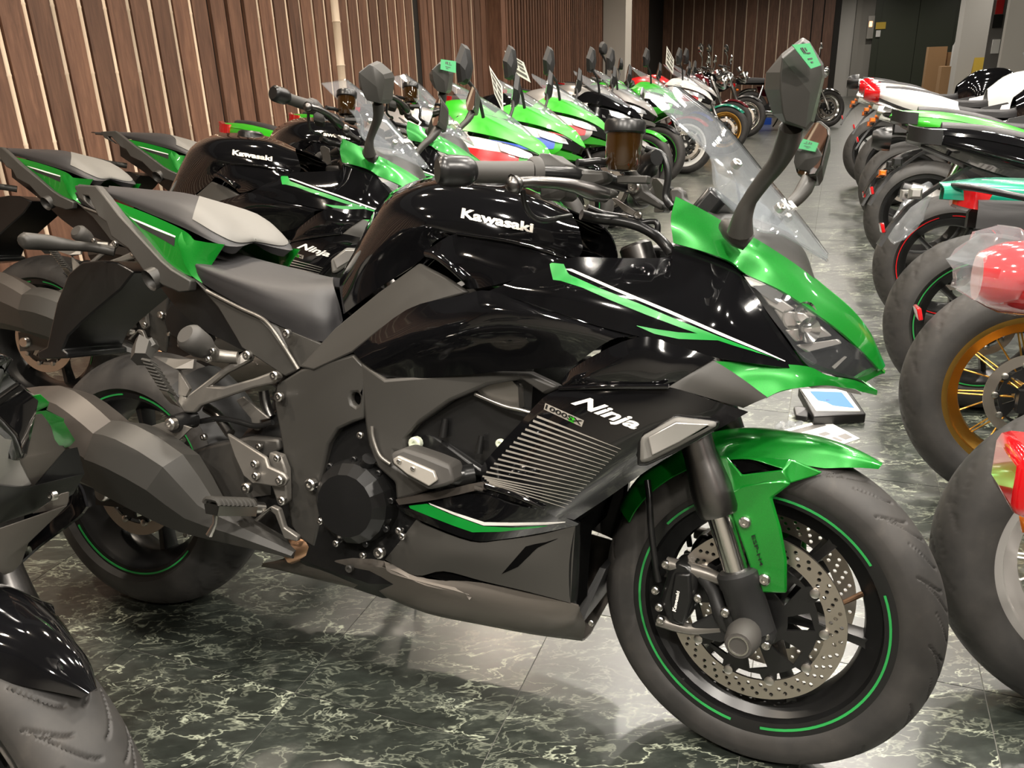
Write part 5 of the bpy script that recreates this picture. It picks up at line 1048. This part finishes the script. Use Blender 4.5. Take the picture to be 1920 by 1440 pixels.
# ------------------------------------------------------------------ the hall
def wood(name, c0, c1, seed):
    def f(nt, b):
        tc = nd(nt, 'ShaderNodeTexCoord'); oi = nd(nt, 'ShaderNodeObjectInfo'); mp = nd(nt, 'ShaderNodeMapping'); mp.inputs['Scale'].default_value = (9, 9, .9)
        ad = nd(nt, 'ShaderNodeVectorMath', operation='ADD'); cm = nd(nt, 'ShaderNodeCombineXYZ'); ml = nd(nt, 'ShaderNodeMath', operation='MULTIPLY'); ml.inputs[1].default_value = 37.
        n = nd(nt, 'ShaderNodeTexNoise', Scale=4.); n.inputs['Detail'].default_value = 6; n.inputs['Roughness'].default_value = .65; n.inputs['Distortion'].default_value = .6
        L = nt.links.new; L(tc.outputs['Object'], mp.inputs[0]); L(oi.outputs['Random'], ml.inputs[0]); L(ml.outputs[0], cm.inputs[0]); L(ml.outputs[0], cm.inputs[2]); L(mp.outputs[0], ad.inputs[0]); L(cm.outputs[0], ad.inputs[1]); L(ad.outputs[0], n.inputs['Vector'])
        r = ramp(nt, [(.25, c0), (.55, tuple((a+b_)/2 for a, b_ in zip(c0, c1))), (.8, c1)]); L(n.outputs['Fac'], r.inputs[0])
        hs = nd(nt, 'ShaderNodeHueSaturation'); mr = nd(nt, 'ShaderNodeMapRange'); mr.inputs['To Min'].default_value = .72; mr.inputs['To Max'].default_value = 1.25
        L(oi.outputs['Random'], mr.inputs[0]); L(mr.outputs[0], hs.inputs['Value']); L(r.outputs[0], hs.inputs['Color']); L(hs.outputs[0], b.inputs['Base Color'])
        bp = nd(nt, 'ShaderNodeBump', Strength=.15, Distance=.002); L(n.outputs['Fac'], bp.inputs['Height']); L(bp.outputs[0], b.inputs['Normal'])
    return f
mat('stained_wood', (.12, .07, .045), .55, build=wood('w', (.078, .036, .023), (.235, .120, .074), 1))
mat('bamboo', (.55, .44, .31), .45, build=wood('b', (.58, .45, .33), (.75, .62, .48), 2))
mat('plaster', (.55, .53, .49), .7); mat('grey_plaster', (.30, .285, .255), .7); mat('dark_green_panel', (.035, .042, .026), .45); mat('ceiling_dark', (.05, .045, .04), .8); mat('back_board', (.010, .008, .006), .8)
def marble(nt, b):
    L = nt.links.new; g = nd(nt, 'ShaderNodeNewGeometry'); oi = nd(nt, 'ShaderNodeObjectInfo'); ml = nd(nt, 'ShaderNodeMath', operation='MULTIPLY'); ml.inputs[1].default_value = 61.
    cm = nd(nt, 'ShaderNodeCombineXYZ'); ad = nd(nt, 'ShaderNodeVectorMath', operation='ADD'); L(oi.outputs['Random'], ml.inputs[0]); L(ml.outputs[0], cm.inputs[2]); L(g.outputs['Position'], ad.inputs[0]); L(cm.outputs[0], ad.inputs[1])
    mp = nd(nt, 'ShaderNodeMapping'); mp.inputs['Rotation'].default_value = (0, 0, -.95); mp.inputs['Scale'].default_value = (1.0, 2.3, 1); L(ad.outputs[0], mp.inputs[0])
    w = nd(nt, 'ShaderNodeTexNoise', Scale=6.); w.inputs['Detail'].default_value = 5; L(mp.outputs[0], w.inputs['Vector'])
    mx = nd(nt, 'ShaderNodeMixRGB'); mx.inputs[0].default_value = .12; L(mp.outputs[0], mx.inputs[1]); L(w.outputs['Color'], mx.inputs[2])
    def vein(scale, wdt, det, off):
        n_ = nd(nt, 'ShaderNodeTexNoise', Scale=scale); n_.inputs['Detail'].default_value = det; n_.inputs['Roughness'].default_value = .62; n_.inputs['Distortion'].default_value = .35
        va = nd(nt, 'ShaderNodeVectorMath', operation='ADD'); va.inputs[1].default_value = (off, off*.7, 0); L(mx.outputs[0], va.inputs[0]); L(va.outputs[0], n_.inputs['Vector'])
        s_ = nd(nt, 'ShaderNodeMath', operation='SUBTRACT'); s_.inputs[1].default_value = .5; L(n_.outputs['Fac'], s_.inputs[0]); a_ = nd(nt, 'ShaderNodeMath', operation='ABSOLUTE'); L(s_.outputs[0], a_.inputs[0])
        r = ramp(nt, [(0, (1, 1, 1)), (wdt*.4, (.6, .6, .6)), (wdt, (0, 0, 0))]); L(a_.outputs[0], r.inputs[0]); return r
    v1, v2 = vein(4.2, .012, 5, 0), vein(9., .02, 4, 3.)
    msk = nd(nt, 'ShaderNodeTexNoise', Scale=4.5); msk.inputs['Detail'].default_value = 3; L(ad.outputs[0], msk.inputs['Vector']); mk = ramp(nt, [(.42, (.08, .08, .08)), (.60, (1, 1, 1))]); L(msk.outputs['Fac'], mk.inputs[0])
    a1 = nd(nt, 'ShaderNodeMath', operation='MULTIPLY'); L(v1.outputs[0], a1.inputs[0]); L(mk.outputs[0], a1.inputs[1])
    a2 = nd(nt, 'ShaderNodeMath', operation='MULTIPLY'); L(v2.outputs[0], a2.inputs[0]); a2.inputs[1].default_value = .30
    s = nd(nt, 'ShaderNodeMath', operation='ADD', use_clamp=True); L(a1.outputs[0], s.inputs[0]); L(a2.outputs[0], s.inputs[1])
    n2 = nd(nt, 'ShaderNodeTexNoise', Scale=14.); n2.inputs['Detail'].default_value = 7; n2.inputs['Roughness'].default_value = .7; L(mp.outputs[0], n2.inputs['Vector']); base = ramp(nt, [(.32, (.010, .013, .010)), (.55, (.026, .032, .026)), (.75, (.075, .085, .07))]); L(n2.outputs['Fac'], base.inputs[0])
    c = nd(nt, 'ShaderNodeMixRGB'); c.inputs[2].default_value = (.46, .50, .38, 1); L(s.outputs[0], c.inputs[0]); L(base.outputs[0], c.inputs[1]); L(c.outputs[0], b.inputs['Base Color'])
    b.inputs['Coat Weight'].default_value = 1.; b.inputs['Coat Roughness'].default_value = .36; b.inputs['Coat IOR'].default_value = 1.7
mat('marble_tile', (.03, .035, .03), .30, build=marble); mat('grout', (.16, .16, .14), .8)
S = .45; UT = math.radians(68.9)
ut = np.array([math.cos(UT), math.sin(UT), 0]); nt_ = np.array([math.sin(UT), -math.cos(UT), 0]); T0_ = np.array([-.4818, 1.3874, 0])
mb = MB(); mb.box(hall(13, 1.2, -.042), (40, 16, .08), np.array([[U[0], -U[1], 0], [U[1], U[0], 0], [0, 0, 1]])); floor = mb.build('floor', 'grout', smooth=False); struct(floor)
_b = bmesh.new(); bmesh.ops.create_cube(_b, size=1.); bmesh.ops.scale(_b, vec=(S-.0022, S-.0022, .012), verts=_b.verts); tm = bpy.data.meshes.new('tile'); _b.to_mesh(tm); _b.free(); tm.materials.append(MAT['marble_tile'])
cells = []
for i in range(-12, 70):
    for j in range(-16, 20):
        c = T0_+ut*S*(i+.5)+nt_*S*(j+.5); un, nn = c@U, c@N
        if -3.5 < nn < 6.5 and -1.4 < un < 30: cells.append((np.hypot(*(c[:2]-np.array([.2, 1.0]))), c))
cells.sort(key=lambda q: q[0])
rest = MB(); R3 = np.array([[ut[0], -ut[1], 0], [ut[1], ut[0], 0], [0, 0, 1]])
for q, (d, c) in enumerate(cells):
    if q < 300:
        o = bpy.data.objects.new('tile', tm); link(o, floor); o.matrix_basis = Matrix.Translation((c[0], c[1], -.006)) @ Matrix.Rotation(UT, 4, 'Z')
    else: rest.box(c+np.array([0, 0, -.006]), (S-.0022, S-.0022, .012), R3)
o = rest.build('tile_field', 'marble_tile', floor, smooth=False, recalc=False); o['kind'] = 'stuff'
# wooden wall: back board, planks and bamboo poles, each a piece of its own
WD = -3.6; PITCH_P = .1645; HW = 3.1
RW = Matrix.Rotation(UA, 4, 'Z')
def wall_box(name, u0, u1, n0, n1, z0, z1, m, parent=None):
    mb = MB(); mb.box(hall((u0+u1)/2, (n0+n1)/2, (z0+z1)/2), (u1-u0, abs(n1-n0), z1-z0), np.array([[U[0], -U[1], 0], [U[1], U[0], 0], [0, 0, 1]])); return mb.build(name, m, parent, smooth=False)
wl = struct(wall_box('wall_left', -3, 20.2, WD-.2, WD, 0, CEIL, 'back_board'))
def plank_mesh(w, t, h):
    mb = MB(); mb.box((0, 0, h/2), (w, t, h)); o = mb.build('plank', 'stained_wood', None, smooth=False, bevel=0); return keep(o)
pm = plank_mesh(.128, .024, HW); pm_dark = plank_mesh(.145, .024, HW); pm_thin = plank_mesh(.05, .05, HW)
def bamboo_mesh(r0, h):
    pr = []; z = 0
    while z < h:
        e = min(z+.31, h); pr += [(r0*1.08, z), (r0*1.12, z+.004), (r0*1.0, z+.012), (r0*.985, (z+e)/2), (r0*1.0, e-.006)]; z = e
    mb = MB(); mb.lathe(pr, (0, 0, 0), (0, 0, 1), 12); return keep(mb.build('bamboo_pole', 'bamboo', None))
bm = bamboo_mesh(.0135, HW); bm_s = bamboo_mesh(.010, HW); bm_thick = bamboo_mesh(.045, HW)
def on_wall(name, me, u, n, rz=UA):
    o = bpy.data.objects.new(name, me); link(o, wl); o.matrix_basis = Matrix.Translation(hall(u, n, 0)) @ Matrix.Rotation(rz, 4, 'Z'); return o
u = 3.20-36*PITCH_P; i = 0
while u < 7.45:
    k = round((u-3.20)/PITCH_P)
    on_wall('plank', pm, u-.072, WD+.013+random.uniform(-.002, .003))
    if k not in (8, 9, 10) and u > -2.6: on_wall('bamboo_pole', bm_thick if k == 17 else (bm if k < 12 else bm_s), u+.002-(.03 if k == 17 else 0), WD+.018)
    u += PITCH_P
# recessed dark bay and the finer strips beyond
u = 7.55
while u < 9.2: on_wall('plank', pm_dark, u, WD+.012); u += .165
for uu in (7.75, 8.2, 8.7): on_wall('bamboo_pole', bm_s, uu, WD+.02)
struct(wall_box('trim_1', 9.22, 9.36, WD, WD+.16, 0, CEIL, 'stained_wood'))
u = 9.45
while u < 17.6: on_wall('plank', pm_thin, u, WD+.12); u += .105
struct(wall_box('trim_2', 13.9, 14.35, WD, WD+.5, 0, CEIL, 'plaster'))
# cross wall at the far end of the row
CW = 20.0
wc = struct(wall_box('wall_cross', CW, CW+.2, WD, .10, 0, CEIL, 'back_board'))
def on_cross(name, me, n):
    o = bpy.data.objects.new(name, me); link(o, wc); o.matrix_basis = Matrix.Translation(hall(CW-.02, n, 0)) @ Matrix.Rotation(UA+math.pi/2, 4, 'Z')
pm_c = plank_mesh(.20, .024, HW); n = WD+.1; i = 0
while n < .05:
    on_cross('plank', pm_c, n)
    if i % 1 == 0 and n < -.6: on_cross('bamboo_pole', bm, n+.112)
    n += .225; i += 1
def at_u(x, y, u):
    d = CAMR@np.array([(x-960)/F, (y-720)/F, 1.]); t = (u-EYE@U)/(d@U); return EYE+d*t
def at_z(x, y, z):
    d = CAMR@np.array([(x-960)/F, (y-720)/F, 1.]); return EYE+d*((z-CAMH)/d[2])
FW = 26.5
nl = lambda x: float(at_u(x, 100, FW)@N)
struct(wall_box('wall_far', FW, FW+.2, -1.2, 8.5, 0, 4.2, 'grey_plaster'))
struct(wall_box('door_1', FW-.05, FW, nl(1547), nl(1597), .0, 3.3, 'plaster'))
struct(wall_box('trim_3', FW-.12, FW-.05, nl(1597), nl(1607), 0, 4, 'grey_plaster'))
struct(wall_box('wall_lift', FW-.14, FW-.0, nl(1632), nl(1795), 0, 4, 'dark_green_panel'))
struct(wall_box('door_2', FW-.17, FW-.14, nl(1645), nl(1712), 0, 3.6, 'dark_green_panel'))
struct(wall_box('door_3', FW-.17, FW-.14, nl(1713), nl(1780), 0, 3.6, 'dark_green_panel'))
a = at_u(1797, 100, 20.); b = at_u(1862, 100, 20.)
struct(wall_box('wall_column', 20, 20.8, float(a@N), float(b@N), 0, 4.2, 'plaster'))
struct(wall_box('wall_right', -3, 24, 8.4, 8.6, 0, 4.2, 'grey_plaster'))
struct(wall_box('wall_return', 14.5, 14.7, float(at_u(1878, 100, 14.5)@N), 8.4, 0, 4.2, 'grey_plaster'))
struct(wall_box('wall_back', -3.2, -3, WD, 8.6, 0, 4.2, 'grey_plaster'))
struct(wall_box('ceiling', -3.2, 27, WD-.2, 8.6, CEIL+1.15, CEIL+1.35, 'ceiling_dark'))
# ceiling lamps
mbm = MB(); mbm.lathe([(.0, .0), (.08, .0), (.095, -.012), (.10, .02), (.10, .10), (.02, .11), (.012, .12), (.012, 1.2), (0, 1.2)], (0, 0, 0), (0, 0, 1), 20); lamp_me = keep(mbm.build('lamp', 'satin_black'))
mbm = MB(); mbm.lathe([(0, -.004), (.068, -.004), (.068, .004), (0, .004)], (0, 0, 0), (0, 0, 1), 20); glow_me = keep(mbm.build('glow', 'lamp_glow'))
for i, (u, n, p) in enumerate(LAMPS):
    e = empty('ceiling_lamp', hall(u, n, CEIL-.03)); add_mesh('lamp_body', lamp_me, e); add_mesh('lamp_diffuser', glow_me, e)
    tag(e, 'round black ceiling spotlight on a thin rod over the ' + ('row by the wooden wall' if n < -2 else 'aisle' if n < 2 else 'right-hand row'), 'lamp', 'ceiling spotlights')
# ------------------------------------------------------------------ the bike whose front end enters at the lower left
class Pose:
    """like Frame, for a bike standing elsewhere"""
    def __init__(s, x, y, yaw, lean): s.q = (x, y, yaw, lean); s.eye = s.inv(EYE)
    def inv(s, p, vec=False):
        x, y, yaw, lean = s.q; p = np.array(p, float)
        if not vec: p = p-np.array([x, y, 0])
        c, t = math.cos(yaw), math.sin(yaw); p = np.array([p[0]*c+p[1]*t, -p[0]*t+p[1]*c, p[2]]); c, t = math.cos(lean), math.sin(lean)
        return np.array([p[0], p[1]*c-p[2]*t, p[1]*t+p[2]*c])
    def ray(s, px_, py_): return s.inv(CAMR@np.array([(px_-960)/F, (py_-720)/F, 1.]), True)
    def pt(s, px_, py_, d): v = s.ray(px_, py_); return s.eye+v*((-d-s.eye[1])/v[1])
    def T(s, P_): return np.asarray(P_, float)
WIN['w'] = (0, 640, 1.8)
FLP = Pose(-2.093, 1.308, -.379, .2484)
fl = copy_tree(tourer); pose_bike(fl, *FLP.q)
GONE = 'nose_cowl nose_chin chin_edge nose_beak lamp_shell lamp_reflector reflector_facet projector position_lamp marker_lamp daylight_strip headlight_lens mudguard_vent_shade side_cowl intake_panel scoop_panel signal_housing signal_lens signal_window leg_lettering rim_stripe stripe_decal pinstripe windscreen screen_rim screen_bracket screen_screw screen_lettering screen_base mirror_housing mirror_glass mirror_stalk mirror_base bar_end handlebar_grip grip_flange switch_box handlebar brake_lever lever_ball master_cylinder lever_perch brake_reservoir reservoir_cap reservoir_bracket reservoir_hose throttle_cable'
recolour(fl, dict({k: None for k in GONE.split()}, front_mudguard='gloss_black', mudguard_leg='gloss_black', mudguard_wing='gloss_black'))
loft('nose_core', [[(x, -w, z0), (x, -w, z1), (x, 0, z1+.02), (x, w, z1), (x, w, z0), (x, 0, z0-.03)] for x, w, z0, z1 in ((.98, .15, .62, .98), (1.2, .15, .60, .96), (1.36, .10, .64, .9), (1.46, .04, .68, .82))], 'gloss_black', fl, both=False, ku=3)
for o in fl.children:
    if o.name.startswith('front_mudguard'): c_ = Vector(FS.T(np.array([[1.44, 0, .3]]))[0]); o.matrix_basis = Matrix.Translation(c_) @ Matrix.Rotation(.2, 4, 'Y') @ Matrix.Translation(-c_) @ o.matrix_basis
tag(fl, 'motorcycle at the lower left showing only its grey winged nose and front wheel', 'motorcycle', GL)
W_ = lambda t: P('w', t, FLP)
plate('nose_side', W_('-90,30,.22 0,60,.2 85,195,.11 40,410,.12 20,400,.14 0,330,.16 -90,250,.2'), 'gloss_black', fl, .018, both=False, bevel=.005)
plate('nose_edge', W_('78,185,.112 112,215,.10 165,270,.07 205,345,.045 186,366,.045 150,310,.07 100,245,.10'), 'metallic_green', fl, .02, both=False, bevel=.004)
plate('nose_wing', W_('100,240,.10 188,370,.045 76,502,.075 22,415,.12 45,380,.11'), 'bronze_grey', fl, .016, both=False, bevel=.004)
plate('nose_panel', W_('-90,240,.2 0,325,.16 30,420,.12 76,498,.08 0,512,.12 -90,500,.17'), 'silver_paint', fl, .015, both=False, bevel=.004)
plate('nose_duct', W_('-90,510,.165 0,515,.115 76,502,.07 188,372,.04 214,465,.025 176,535,.03 100,580,.05 -90,640,.13'), 'satin_black', fl, .03, both=False, bevel=.004)
plate('chin_wing', W_('206,512,.03 204,546,.03 66,690,.07 42,760,.075 12,790,.085 -30,760,.12 -30,640,.13 100,585,.06'), 'bronze_grey', fl, .012, both=False, bevel=.004)
bolt(W_('176,522,.045')[0], .006, fl, fr=FLP, both=False)
# ------------------------------------------------------------------ small things
def face_quad(name, pts, m, parent=None, t=.0015):
    """thin sheet from four corners (counter-clockwise as seen), with thickness"""
    p = [np.array(q, float) for q in pts]; n = np.cross(p[1]-p[0], p[3]-p[0]); n /= np.linalg.norm(n)
    V = p+[q-n*t for q in p]; return mobj(name, V, [(0, 1, 2, 3), (7, 6, 5, 4), (0, 4, 5, 1), (1, 5, 6, 2), (2, 6, 7, 3), (3, 7, 4, 0)], m, parent, smooth=False, recalc=True)
def sub_quad(name, pts, a0, b0, a1, b1, m, parent, off=.001):
    p = [np.array(q, float) for q in pts]; n = np.cross(p[1]-p[0], p[3]-p[0]); n /= np.linalg.norm(n)
    f = lambda a, b: (p[0]*(1-a)+p[1]*a)*(1-b)+(p[3]*(1-a)+p[2]*a)*b+n*off
    return face_quad(name, [f(a0, b0), f(a1, b0), f(a1, b1), f(a0, b1)], m, parent, t=off*.8)
def toward_eye(pts):
    p = [np.array(q, float) for q in pts]; n = np.cross(p[1]-p[0], p[3]-p[0])
    return pts if n@(EYE-p[0]) > 0 else [pts[1], pts[0], pts[3], pts[2]]
def price_sheet(pts, label, group='price sheets on the left row'):
    pts = toward_eye(pts); o = face_quad('price_sheet', pts, 'paper')
    for a0, b0, a1, b1 in ((.12, .84, .88, .93), (.12, .62, .45, .76), (.55, .62, .88, .76), (.12, .42, .45, .55), (.55, .42, .88, .55), (.12, .14, .88, .30)): sub_quad('printed_block', pts, a0, b0, a1, b1, 'grey_paint', o)
    tag(o, label, 'price sheet', group)
def sheet_at(c, u, label): price_sheet([at_u(x, y, uu) for x, y, uu in [(*q, u+du) for q, du in zip(c, (0, .0, .0, 0))]], label)
sheet_at(((927, 176), (944, 213), (942, 162), (917, 123)), 4.25, 'white printed price sheet on the screen of the red-flashed green sport bike')
sheet_at(((966, 138), (995, 155), (982, 117), (946, 95)), 5.05, 'white printed price sheet tilted on the blue-flashed green sport bike')
sheet_at(((1248, 120), (1262, 140), (1264, 112), (1250, 86)), 9.3, 'white printed price sheet far along the left row')
def paper_tag(c, fr, label, d, n_):
    """paper slip stuck on a mirror"""
    pts = toward_eye([EYE+(CAMR@np.array([(x-960)/F, (y-720)/F, 1.]))*(((n_[0]-EYE)@n_[1])/((CAMR@np.array([(x-960)/F, (y-720)/F, 1.]))@n_[1])) for x, y in c])
    o = face_quad('paper_tag', pts, 'tag_green', t=.0008)
    for a0, b0, a1, b1 in ((.3, .62, .36, .85), (.40, .60, .46, .86), (.5, .58, .7, .63), (.3, .35, .62, .4), (.35, .2, .5, .25), (.55, .7, .6, .84)): sub_quad('pen_stroke', pts, a0, b0, a1, b1, 'print_dark', o, .0006)
    tag(o, label, 'paper tag', 'green paper tags on mirrors')
def w3(root, p): return np.array(root.matrix_basis @ Vector(p))
mc_, nr_m = MIRP[0]
def mirror_plane(root, off=.064):
    p = w3(root, mc_-nr_m*off); q = w3(root, mc_-nr_m*(off+1)); return p, (q-p)
WIN['z2'] = (600, 60, 4.8)
paper_tag([(q[0], q[1]) for q in px('m', '1065,278 1125,258 1060,128 955,138')], None, 'green handwritten paper slip on the nearest motorcycle\'s right mirror', 0, mirror_plane(tourer, .068))
paper_tag([(826, 130), (855, 137), (855, 115), (827, 111)], None, 'green paper slip on a mirror of the third sport tourer', 0, (w3(t3, mc_-nr_m*.06), w3(t3, mc_-nr_m)-w3(t3, mc_)))
# tablet on the floor with its blue screen, printed sheet and chain of clear wrapping beside it
tb = empty('tablet_display', tuple(at_z(1560, 775, 0)))
def fl_pts(c, z): return [at_z(x, y, zz) for (x, y), zz in zip(c, z)]
def slab(name, c, z, t, m, parent):
    p = fl_pts(c, z); V = p+[q-np.array([0, 0, t]) for q in p]; V = [q-np.array(tb.location) for q in V]
    return mobj(name, V, [(0, 1, 2, 3), (7, 6, 5, 4), (0, 4, 5, 1), (1, 5, 6, 2), (2, 6, 7, 3), (3, 7, 4, 0)], m, parent, smooth=False, recalc=True, bevel=.004)
mat('screen_blue', (.05, .11, .30), .7, spec=.1, emit=(.16, .30, .72), estr=.8); mat('bezel_white', (.62, .61, .58), .35)
slab('tablet_case', ((1526, 781), (1624, 776), (1590, 727), (1497, 727)), (.035, .035, .06, .06), .034, 'satin_black', tb)
slab('tablet_bezel', ((1530, 770), (1614, 770), (1584, 729), (1502, 729)), (.041, .041, .064, .064), .006, 'bezel_white', tb)
sc = slab('tablet_screen', ((1540, 759), (1602, 764), (1578, 735), (1519, 733)), (.046, .046, .064, .064), .002, 'screen_blue', tb)
slab('tablet_foot', ((1492, 778), (1515, 782), (1520, 762), (1488, 762)), (.02, .02, .03, .03), .019, 'satin_black', tb)
mb = MB(); mb.lathe([(.008, 0), (.011, 0), (.011, .001), (.008, .001), (.008, 0)], np.array(fl_pts(((1548, 755),), (.0482,)))[0]-np.array(tb.location), (0, -.15, 1), 16, close=False); mb.build('screen_mark', 'print_dark', tb)
for k in range(5): mb = MB(); a = np.array(fl_pts(((1552+7*k, 750-1.5*k),), (.0525,)))[0]-np.array(tb.location); mb.box(a, (.012, .004, .001)); mb.build('screen_mark', 'print_dark', tb)
tag(tb, 'tablet with a lit blue screen and white bezel lying on the floor by the nose', 'tablet')
ps = toward_eye(fl_pts(((1560, 840), (1612, 822), (1545, 786), (1462, 808)), (.002,)*4)); o = face_quad('printed_sheet', ps, 'paper', t=.0012)
for a0, b0, a1, b1 in ((.1, .1, .2, .3), (.28, .1, .38, .3), (.46, .1, .56, .3), (.64, .1, .9, .3), (.1, .42, .3, .55), (.4, .42, .62, .55), (.1, .75, .85, .9)): sub_quad('printed_block', ps, a0, b0, a1, b1, 'grey_paint', o, .0006)
tag(o, 'white printed sheet lying on the floor above the green front mudguard', 'paper sheet')
mb = MB(); pts = [at_z(x, y, .012) for x, y in ((1456, 802), (1466, 795), (1475, 802), (1482, 793), (1490, 800), (1500, 794), (1512, 797))]; mb.tube(pts, [.008, .012, .01, .013, .01, .012, .006], 8, k=4); tag(mb.build('wrapping_strip', 'wrap_film'), 'crumpled strip of clear wrapping on the floor beside the printed sheet', 'plastic wrap')
# plastic bag over a rear wheel of the right row, and the wrapped lamp
def bag(c0, c1, w, name, label, m='wrap_film', n=9, seed=1):
    rnd = random.Random(seed); c0, c1 = np.array(c0), np.array(c1); ax = c1-c0; L_ = np.linalg.norm(ax); ax = ax/L_; a = np.cross(ax, [0, 0, 1.]); a /= np.linalg.norm(a); b = np.cross(ax, a); V = []; k = 18
    for i in range(n):
        t = i/(n-1); r = w*np.interp(t, [0, .15, .5, .85, 1], [.25, .7, 1., .85, .3])
        for j in range(k):
            q = 2*math.pi*j/k; rr = r*(1+rnd.uniform(-.16, .16)); V.append(c0+ax*L_*t+a*rr*math.cos(q)*.5+b*rr*math.sin(q))
    Fc = [(i*k+j, i*k+(j+1) % k, (i+1)*k+(j+1) % k, (i+1)*k+j) for i in range(n-1) for j in range(k)]+[tuple(range(k)), tuple((n-1)*k+j for j in range(k))]
    o = mobj(name, V, Fc, m, None, recalc=True, ang=20); tag(o, label, 'plastic bag'); return o
bag(at_u(1745, 345, 3.75), at_u(1672, 452, 3.62), .07, 'plastic_bag', 'clear plastic bag hanging beside a rear tyre of the right row')
wr = bag(at_u(1892, 425, 1.62), at_u(1850, 565, 1.62), .075, 'lamp_wrapping', 'clear plastic film round the red tail lamp', seed=4); del wr['category']; wr.parent = nr2; wr.matrix_basis = nr2.matrix_basis.inverted()
# far end: cartons, sign, lift panel, notice
def carton(name, x0, y0, x1, y1, u, dp, label, m='cardboard', cat='box'):
    a = at_u(x0, y1, u); b = at_u(x1, y0, u); n0, n1 = sorted((float(a@N), float(b@N))); z1 = float(b[2]); z0 = float(a[2])
    o = wall_box(name, u, u+dp, n0, n1, max(z0, 0), z1, m); tag(o, label, cat, 'cartons by the lift' if cat == 'box' else None); return o, (n0, n1, z0, z1)
FZ = .0
def floor_carton(name, x0, x1, ytop, u, dp, label, **kw):
    a = at_u(x0, ytop, u); b = at_u(x1, ytop, u); n0, n1 = sorted((float(a@N), float(b@N))); o = wall_box(name, u, u+dp, n0, n1, 0, float(a[2]), kw.get('m', 'cardboard')); tag(o, label, kw.get('cat', 'box'), 'cartons by the lift'); wall_box('flap_tape', u-.004, u, (n0+n1)/2-.04, (n0+n1)/2+.04, 0, float(a[2]), 'paper', o) if kw.get('tape') else None; return o
floor_carton('cardboard_box', 1742, 1777, 88, 22.6, .5, 'tall brown cardboard box leaning near the dark green lift doors')
floor_carton('cardboard_box', 1778, 1806, 98, 22.9, .3, 'brown cardboard box half hidden behind the two others')
lowbox = floor_carton('cardboard_box', 1766, 1817, 125, 21.6, .6, 'lower square cardboard box in front of the other boxes')
SBZ = max(v.co.z for v in lowbox.data.vertices)+.001; p0 = at_u(1786, 128, 21.55); p1 = at_u(1789, 100, 21.55); mb = MB(); mb.lathe([(0, 0), (.055, 0), (.055, .42), (.03, .46), (.02, .5), (0, .5)], (p0[0]+.1*U[0], p0[1]+.1*U[1], SBZ), (0, 0, 1), 14); o = mb.build('spray_bottle', 'white_paint'); tag(o, 'white spray bottle standing on the lower cardboard box', 'bottle')
ys = empty('wet_floor_sign', (0, 0, 0)); a = at_u(1830, 150, 19.6); ua = float(a@U); na = float(a@N)
for s in (1, -1):
    mb = MB(); V = [hall(ua-.02, na-.14, .0), hall(ua-.02, na+.14, 0), hall(ua-.02, na+.09, 1.0), hall(ua-.02, na-.09, 1.0)]; V = [np.array(v)+U*(.0 if i in (2, 3) else s*.18) for i, v in enumerate(V)]; V += [v+U*.02*s for v in V]; mb.add(V, [(0, 1, 2, 3), (7, 6, 5, 4), (0, 4, 5, 1), (1, 5, 6, 2), (2, 6, 7, 3), (3, 7, 4, 0)]); mb.build('sign_leaf', 'yellow_sign', ys)
tag(ys, 'yellow folding floor sign beside the white column', 'floor sign')
lp = empty('lift_call_panel', (0, 0, 0)); a = at_u(1637, 30, FW-.19); b = at_u(1629, 72, FW-.19)
def far_box(x0, y0, x1, y1, u, t, m, parent, nm):
    p = [at_u(x, y, u) for x, y in ((x0, y1), (x1, y1), (x1, y0), (x0, y0))]; n0 = min(float(q@N) for q in p); n1 = max(float(q@N) for q in p); z0 = min(q[2] for q in p); z1 = max(q[2] for q in p); return wall_box(nm, u, u+t, n0, n1, z0, z1, m, parent)
mat('lift_digit', (.9, .3, .1), .4, emit=(1, .33, .12), estr=5.)
far_box(1629, 30, 1636, 72, FW-.17, .03, 'steel', lp, 'panel_plate'); far_box(1630.5, 40, 1635, 50, FW-.19, .02, 'lift_digit', lp, 'floor_digit'); tag(lp, 'steel lift call panel with a lit orange floor number', 'call panel')
o = far_box(1643, 42, 1660, 54, FW-.19, .02, 'yellow_sign', None, 'notice'); tag(o, 'yellow notice on the dark green lift door', 'notice')
o = far_box(1643, 57, 1650, 69, FW-.19, .02, 'paper', None, 'notice'); tag(o, 'small white notice on the lift door below the yellow one', 'notice')
o = far_box(1542, 35, 1558, 54, FW-.07, .02, 'yellow_sign', None, 'notice'); tag(o, 'faded yellow notice on the pale grey door', 'notice')
pb = empty('poster_board', (0, 0, 0)); far_box(1864, 0, 1882, 130, 18., .03, 'grey_paint', pb, 'board'); far_box(1870, 0, 1880, 26, 17.97, .03, 'red_paint', pb, 'poster'); far_box(1864, 28, 1878, 52, 17.97, .03, 'satin_black', pb, 'poster'); far_box(1862, 74, 1872, 100, 17.97, .03, 'paper', pb, 'poster'); tag(pb, 'narrow board with red, black and white posters beside the white column', 'poster board')
bt = wall_box('blue_crate', 16.4, 16.8, float(at_u(1426, 205, 16.4)@N), float(at_u(1448, 205, 16.4)@N), 0, .3, 'blue_paint'); tag(bt, 'blue crate on the floor at the far end of the left row', 'crate')
